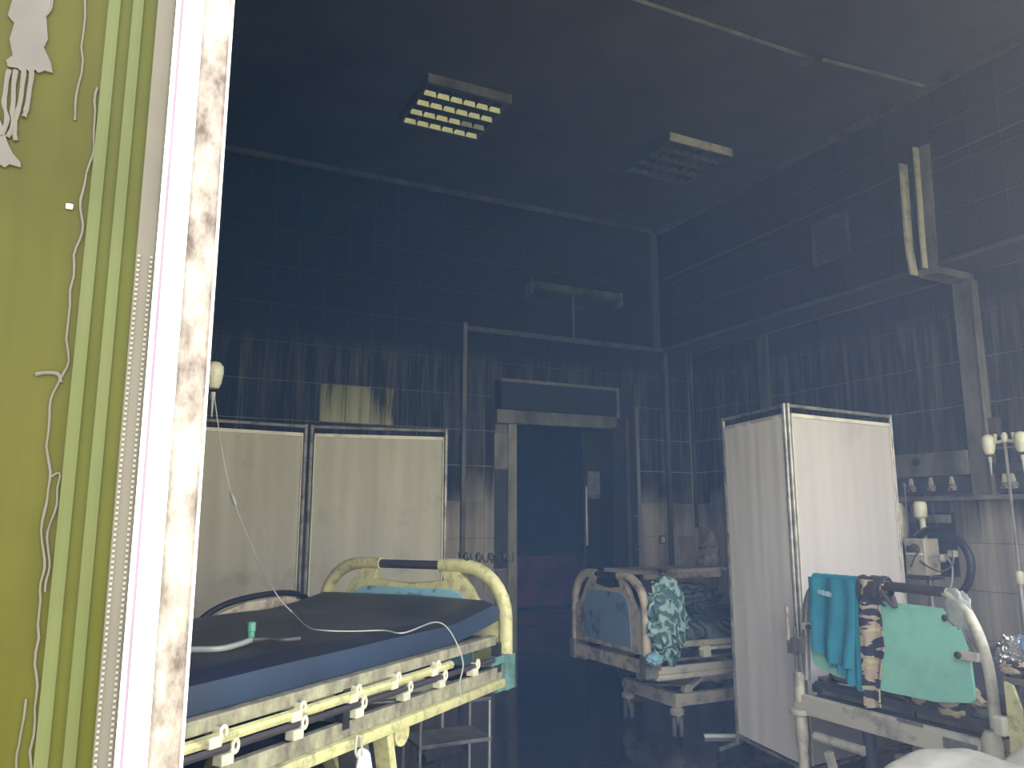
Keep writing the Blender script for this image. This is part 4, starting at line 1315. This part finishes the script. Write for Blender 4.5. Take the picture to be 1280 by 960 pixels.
# --- stretcher with the stained cream sheet, bottom right
t = thing('stretcher_trolley', 'stretcher trolley under the stained cream sheet heap', 'trolley', (2.25, 1.32, 0))
bm = nb(); box(bm, -.55, .55, -.25, .22, .52, .56, .008); obj('deck', bm, M['trunk'], t)
for x in (-.45, .45):
    for y in (-.2, .17):
        bm = nb(); bar(bm, (x, y, .06), (x, y, .52), .035, .035, (1, 0, 0), .004); obj('leg', bm, M['cream'], t)
        bm = nb(); lathe(bm, [(.015, -.014), (.03, -.012), (.03, .012), (.015, .014)], 12, Matrix.Translation((x, y, .031)) @ Matrix.Rotation(pi / 2, 4, 'X')); obj('caster', bm, M['black'], t, True)
bm = nb()
def heap(x, y):
    h = .17
    hx = .062 * math.exp(-((x - 1.98) ** 2) / .035) + .05 * math.exp(-((x - 2.62) ** 2) / .03) - .02 * math.exp(-((x - 2.27) ** 2) / .008)
    return hx + .022 * N3((x * 7, y * 7, 2), 1)
def shf(u, v):
    x = lerp(1.72, 2.78, u); y = lerp(1.08, 1.545, v)
    e = min(1, min(u, 1 - u) * 10) * min(1, min(v, 1 - v) * 7)
    e = 1 - (1 - e) ** 2
    z = .60 + .09 * e + heap(x, y) * e
    return Vector((x, y, z))
sheet(bm, shf, 60, 30, .02)
def sside(u, v):
    x = lerp(1.72, 2.78, u)
    return Vector((x, 1.545 + .012 * sin(u * 40) * v + .004, lerp(.605, .565, v)))
sheet(bm, sside, 60, 4, .006)
box(bm, 1.74, 2.76, 1.09, 1.53, .565, .63, .01)
o = obj('crumpled_sheet', bm, M['cover'], None, True)
tag(o, 'stained cream sheet heaped on the stretcher trolley in front', 'sheet')

# --- drip stands with cream bottle heads
def drip_stand(label, x, y, zt, arms, drop=True):
    t = thing('drip_stand', label, 'drip stand', (x, y, 0))
    bm = nb(); tube(bm, [(0, 0, .10), (0, 0, 1.05)], .014, 10); tube(bm, [(0, 0, 1.0), (0, 0, zt + .03)], .0085, 8); obj('pole', bm, M['steel'], t, True)
    bm = nb(); lathe(bm, [(.017, 1.0), (.022, 1.01), (.022, 1.06), (.016, 1.07)], 12); obj('collar', bm, M['cream'], t, True)
    for k in range(5):
        a = k * 2 * pi / 5 + .3
        bm = nb(); tube(bm, [(.0, .0, .11), (.24 * cos(a), .24 * sin(a), .065)], .011, 8); f = obj('leg', bm, M['steel'], t, True)
        bm = nb(); lathe(bm, [(.012, -.012), (.024, -.01), (.024, .01), (.012, .012)], 10, Matrix.Translation((.24 * cos(a), .24 * sin(a), .025)) @ Matrix.Rotation(pi / 2, 4, 'X')); obj('caster', bm, M['black'], f, True)
    bm = nb(); lathe(bm, [(.010, zt - .015), (.018, zt - .01), (.018, zt + .03), (.008, zt + .045)], 10); obj('top_fitting', bm, M['cream_l'], t, True)
    for dx, dy in arms:
        bm = nb(); tube(bm, smoothpath([(0, 0, zt), (dx * .5, dy * .5, zt - .008), (dx, dy, zt + .005)], 4), .009, 8)
        lathe(bm, [(.006, 0), (.008, .02), (.010, .04)], 8, Matrix.Translation((dx * .55, dy * .55, zt))); obj('arm', bm, M['cream_l'], t, True)
        bm = nb(); lathe(bm, [(.008, -.072), (.022, -.068), (.031, -.045), (.038, 0), (.036, .025), (.022, .042), (.008, .046)], 16, Matrix.Translation((dx, dy, zt - .005)))
        hd = obj('bottle_head', bm, M['cream_l'], t, True)
        bm = nb(); lathe(bm, [(.003, -.19), (.006, -.13), (.005, -.12), (.010, -.11), (.010, -.085)], 8, Matrix.Translation((dx, dy, zt - .005))); obj('drip_nozzle', bm, M['wire'], hd, True)
    return t
drip_stand('drip stand with twin cream heads near the right wall', 4.5, 2.738, 1.80, [(0, .095), (0, -.09)])
drip_stand('drip stand half hidden by the window frame before greyed folding screen', .225, 3.46, 1.97, [(.085, 0), (-.085, 0)])
bm = nb(); box(bm, -.05, .0, -.03, .03, -.06, .06, .008); o = obj('wall_socket_box', bm, M['trunk_d']); o.location = (XR - .007, 3.06, 1.93)
tag(o, 'small dark box on wall beside the wiring duct', 'socket')

# --- gas and power panel on the right wall
t = thing('medical_gas_panel', 'sooted grey medical gas panel along the right wall', 'wall panel', (XR - .007, 3.3, 1.6))
M0 = Matrix.Translation((-(XR - .007), -3.3, -1.6))
xw = XR - .007
bm = nb(); box(bm, xw - .07, xw, 3.235, 4.2, 1.64, 1.80, .006); hb = obj('upper_housing', bm, M['gas'], t, M=M0)
bm = nb(); box(bm, xw - .07, xw, 2.3, 3.085, 1.64, 1.70, .006); obj('upper_housing', bm, M['gas_d'], t, M=M0)
bm = nb(); lathe(bm, [(.030, 0), (.030, .004), (.022, .005)], 18, at(Matrix.Rotation(-pi / 2, 4, 'Y'), (xw - .069, 3.60, 1.745))); obj('round_hole', bm, M['black'], t, M=M0)
bm = nb(); box(bm, xw - .03, xw, 3.235, 4.2, 1.52, 1.64); obj('outlet_strip', bm, M['gas_d'], t, M=M0)
bm = nb(); box(bm, xw - .03, xw, 2.3, 3.085, 1.52, 1.64); obj('outlet_strip', bm, M['gas_d'], t, M=M0)
bm = nb(); box(bm, xw - .085, xw, 2.3, 4.2, 1.475, 1.505, .005); obj('ledge', bm, M['gas'], t, M=M0)
for y in (3.67, 3.52, 3.37, 3.02, 2.97, 2.80, 2.65):
    bm = nb(); lathe(bm, [(.026, 0), (.029, .01), (.024, .022), (.012, .034), (.008, .045), (.0, .046)], 14, at(Matrix.Rotation(-pi / 2, 4, 'Y'), (xw - .028, y, 1.565)))
    ot = obj('gas_outlet', bm, M['trunk'], t, True, M0)
    bm = nb(); prism(bm, [(-.022, .0), (.022, .0), (.010, .04), (.004, .09), (-.004, .09)], -.055, -.03, Matrix(((0, 0, 1, xw), (1, 0, 0, y), (0, 1, 0, 1.545), (0, 0, 0, 1)))); obj('outlet_fin', bm, M['cream'], ot, M=M0)
bm = nb(); box(bm, xw - .05, xw, 3.42, 4.2, 1.40, 1.475, .004); obj('lower_housing', bm, M['gas_d'], t, M=M0)
bm = nb(); box(bm, xw - .04, xw, 3.42, 3.85, 1.33, 1.385, .004); obj('socket_box', bm, M['gas'], t, M=M0)
bm = nb(); box(bm, xw - .012, xw, 3.40, 4.2, .98, 1.40, .003); obj('shade_panel', bm, M['navy'], t, M=M0)  # dark sheet standing in for a shadowed recess
for y in (3.50, 3.66, 3.58):
    bm = nb(); tube(bm, smoothpath([(xw - .06, y, 1.52), (xw - .07, y + .01, 1.42), (xw - .05, y - .01, 1.25)], 5), .006, 6); obj('cable', bm, M['hose'], t, True, M0)

# --- monitor box with column head and hoses, behind the pale screen
t = thing('ventilator_arm', 'cream equipment stand with lamp-like head beside the pale screen', 'medical equipment', (4.60, 3.36, 0))
bm = nb(); tube(bm, [(0, 0, .10), (0, 0, 1.02)], .018, 10); obj('pole', bm, M['steel'], t, True)
for k in range(4):
    a = k * pi / 2 + .4
    bm = nb(); tube(bm, [(0, 0, .12), (.22 * cos(a), .22 * sin(a), .06)], .013, 8); f = obj('leg', bm, M['cream'], t, True)
    bm = nb(); lathe(bm, [(.012, -.012), (.026, -.01), (.026, .01), (.012, .012)], 10, Matrix.Translation((.22 * cos(a), .22 * sin(a), .027)) @ Matrix.Rotation(pi / 2, 4, 'X')); obj('caster', bm, M['black'], f, True)
bm = nb(); box(bm, -.10, .04, -.055, .085, 1.01, 1.235, .006); cs = obj('case', bm, M['cream'], t)
bm = nb(); box(bm, -.112, -.098, -.04, .07, 1.135, 1.145, .002); obj('case_trim', bm, M['white'], cs)
bm = nb(); box(bm, -.115, -.099, -.02, .06, 1.15, 1.19, .003); obj('case_display', bm, M['gas'], cs)
bm = nb(); box(bm, -.13, .06, -.06, .09, .985, .995, .002); obj('case_shelf', bm, M['navy'], t)
bm = nb(); lathe(bm, [(.017, 1.23), (.019, 1.25), (.017, 1.36), (.020, 1.365)], 14, Matrix.Translation((-.02, .0, 0))); obj('column_head_stem', bm, M['cream_l'], t, True)
bm = nb(); lathe(bm, [(.020, 1.355), (.038, 1.37), (.042, 1.40), (.042, 1.445), (.034, 1.465), (.01, 1.47)], 18, Matrix.Translation((-.02, .01, 0))); obj('column_head', bm, M['cream_l'], t, True)
bm = nb(); tube(bm, [(-.03, .105, 1.0), (-.03, .10, 1.56)], .006, 6); lathe(bm, [(.004, -.02), (.012, -.01), (.012, .01), (.004, .02)], 10, Matrix.Translation((-.03, .10, 1.57))); obj('thin_mast', bm, M['gas'], t, True)
bm = nb(); lathe(bm, [(.02, 1.20), (.04, 1.24), (.045, 1.32), (.035, 1.42), (.02, 1.46)], 14, Matrix.Translation((-.0, .175, 0))); obj('yellowed_canister', bm, M['cream_l'], t, True)
hp = smoothpath([(-.05, .02, 1.24), (-.06, -.08, 1.29), (-.07, -.20, 1.265), (-.08, -.30, 1.20), (-.08, -.335, 1.10), (-.08, -.31, .99), (-.07, -.26, .93)], 7)
bm = nb(); tube(bm, hp, .024, 10); obj('black_hose', bm, M['hose'], t, True)
bm = nb(); tube(bm, [p + Vector((-.012, .02, .012)) for p in hp[:22]], .0055, 8); obj('grey_hose', bm, M['steel'], t, True)
hp = smoothpath([(-.10, -.02, 1.10), (-.12, -.10, 1.06), (-.12, -.18, 1.045), (-.11, -.24, 1.09), (-.11, -.25, 1.17)], 6)
bm = nb(); tube(bm, hp, .006, 8); obj('grey_hose', bm, M['steel'], t, True)
hp = smoothpath([(-.11, -.205, 1.13), (-.11, -.235, 1.08), (-.12, -.235, 1.0), (-.13, -.215, .93)], 6)
bm = nb(); tube(bm, hp, .006, 8); obj('clear_hose', bm, M['clear'], t, True)
bm = nb(); tube(bm, smoothpath([(-.11, .04, 1.06), (-.125, 0, 1.12), (-.125, -.04, 1.17), (-.12, .01, 1.2), (-.12, .05, 1.15)], 5), .004, 6); obj('coiled_wire', bm, M['grip'], t, True)
bm = nb(); tube(bm, [(-.08, -.09, 1.13), (-.08, -.24, 1.145)], .008, 8)
lathe(bm, [(.014, -.03), (.022, -.02), (.02, .015), (.012, .02)], 12, Matrix.Translation((-.08, -.155, 1.125))); obj('manifold', bm, M['cream'], t, True)
bm = nb(); box(bm, -.10, -.06, -.25, -.205, 1.13, 1.17, .006); obj('manifold_cube', bm, M['cream_l'], t)

# --- suction unit on the floor beneath the yellow bed (dim)
t = thing('metal_stool', 'dim steel step stool standing behind the yellowed bed', 'stool', (1.62, 4.05, 0))
for z in (.22, .42):
    bm = nb(); box(bm, -.2, .2, -.14, .14, z, z + .02, .004); obj('step', bm, M['gas'], t)
for x in (-.19, .19):
    for y in (-.13, .13):
        bm = nb(); tube(bm, [(x, y, 0.0), (x, y, .56 if y > 0 else .43)], .009, 8); obj('leg', bm, M['steel'], t, True)

# ------------------------------------------------------------------ haze volumes added to lift the dark tones
VEIL_COL = (.20, .45, 1.0, 1)
VEIL_D = .0215
def veil_mat(VEIL_COL, VEIL_D):
    m = bpy.data.materials.new('thin_added_veil')
    m.use_nodes = True
    nt = m.node_tree
    nt.nodes.clear()
    o = nt.nodes.new('ShaderNodeOutputMaterial')
    v = nt.nodes.new('ShaderNodeVolumeScatter')
    v.inputs['Color'].default_value = VEIL_COL
    v.inputs['Density'].default_value = VEIL_D
    v.inputs['Anisotropy'].default_value = 0.0
    nt.links.new(v.outputs[0], o.inputs['Volume'])
    return m
bm = nb(); box(bm, -1.99, 8.15, 1.02, 11.04, .004, HC - .004)
hz = obj('added_veil', bm, veil_mat(VEIL_COL, VEIL_D))
hz['kind'] = 'stuff'
# added volume wedge standing in for lens flare, thicker upwards and to the right
bm = nb()
vs = [bm.verts.new(p) for p in ((.25, .735, .004), (4.2, .735, .004), (4.2, .15, .004), (-.05, .735, 4.2), (4.2, .735, 4.2), (4.2, -1.3, 4.2))]
for f in ((0, 1, 2), (3, 5, 4), (0, 3, 4, 1), (1, 4, 5, 2), (2, 5, 3, 0)):
    bm.faces.new([vs[i] for i in f])
hz = obj('added_veil', bm, veil_mat((.95, .90, 1.0, 1), .095))
hz['kind'] = 'stuff'
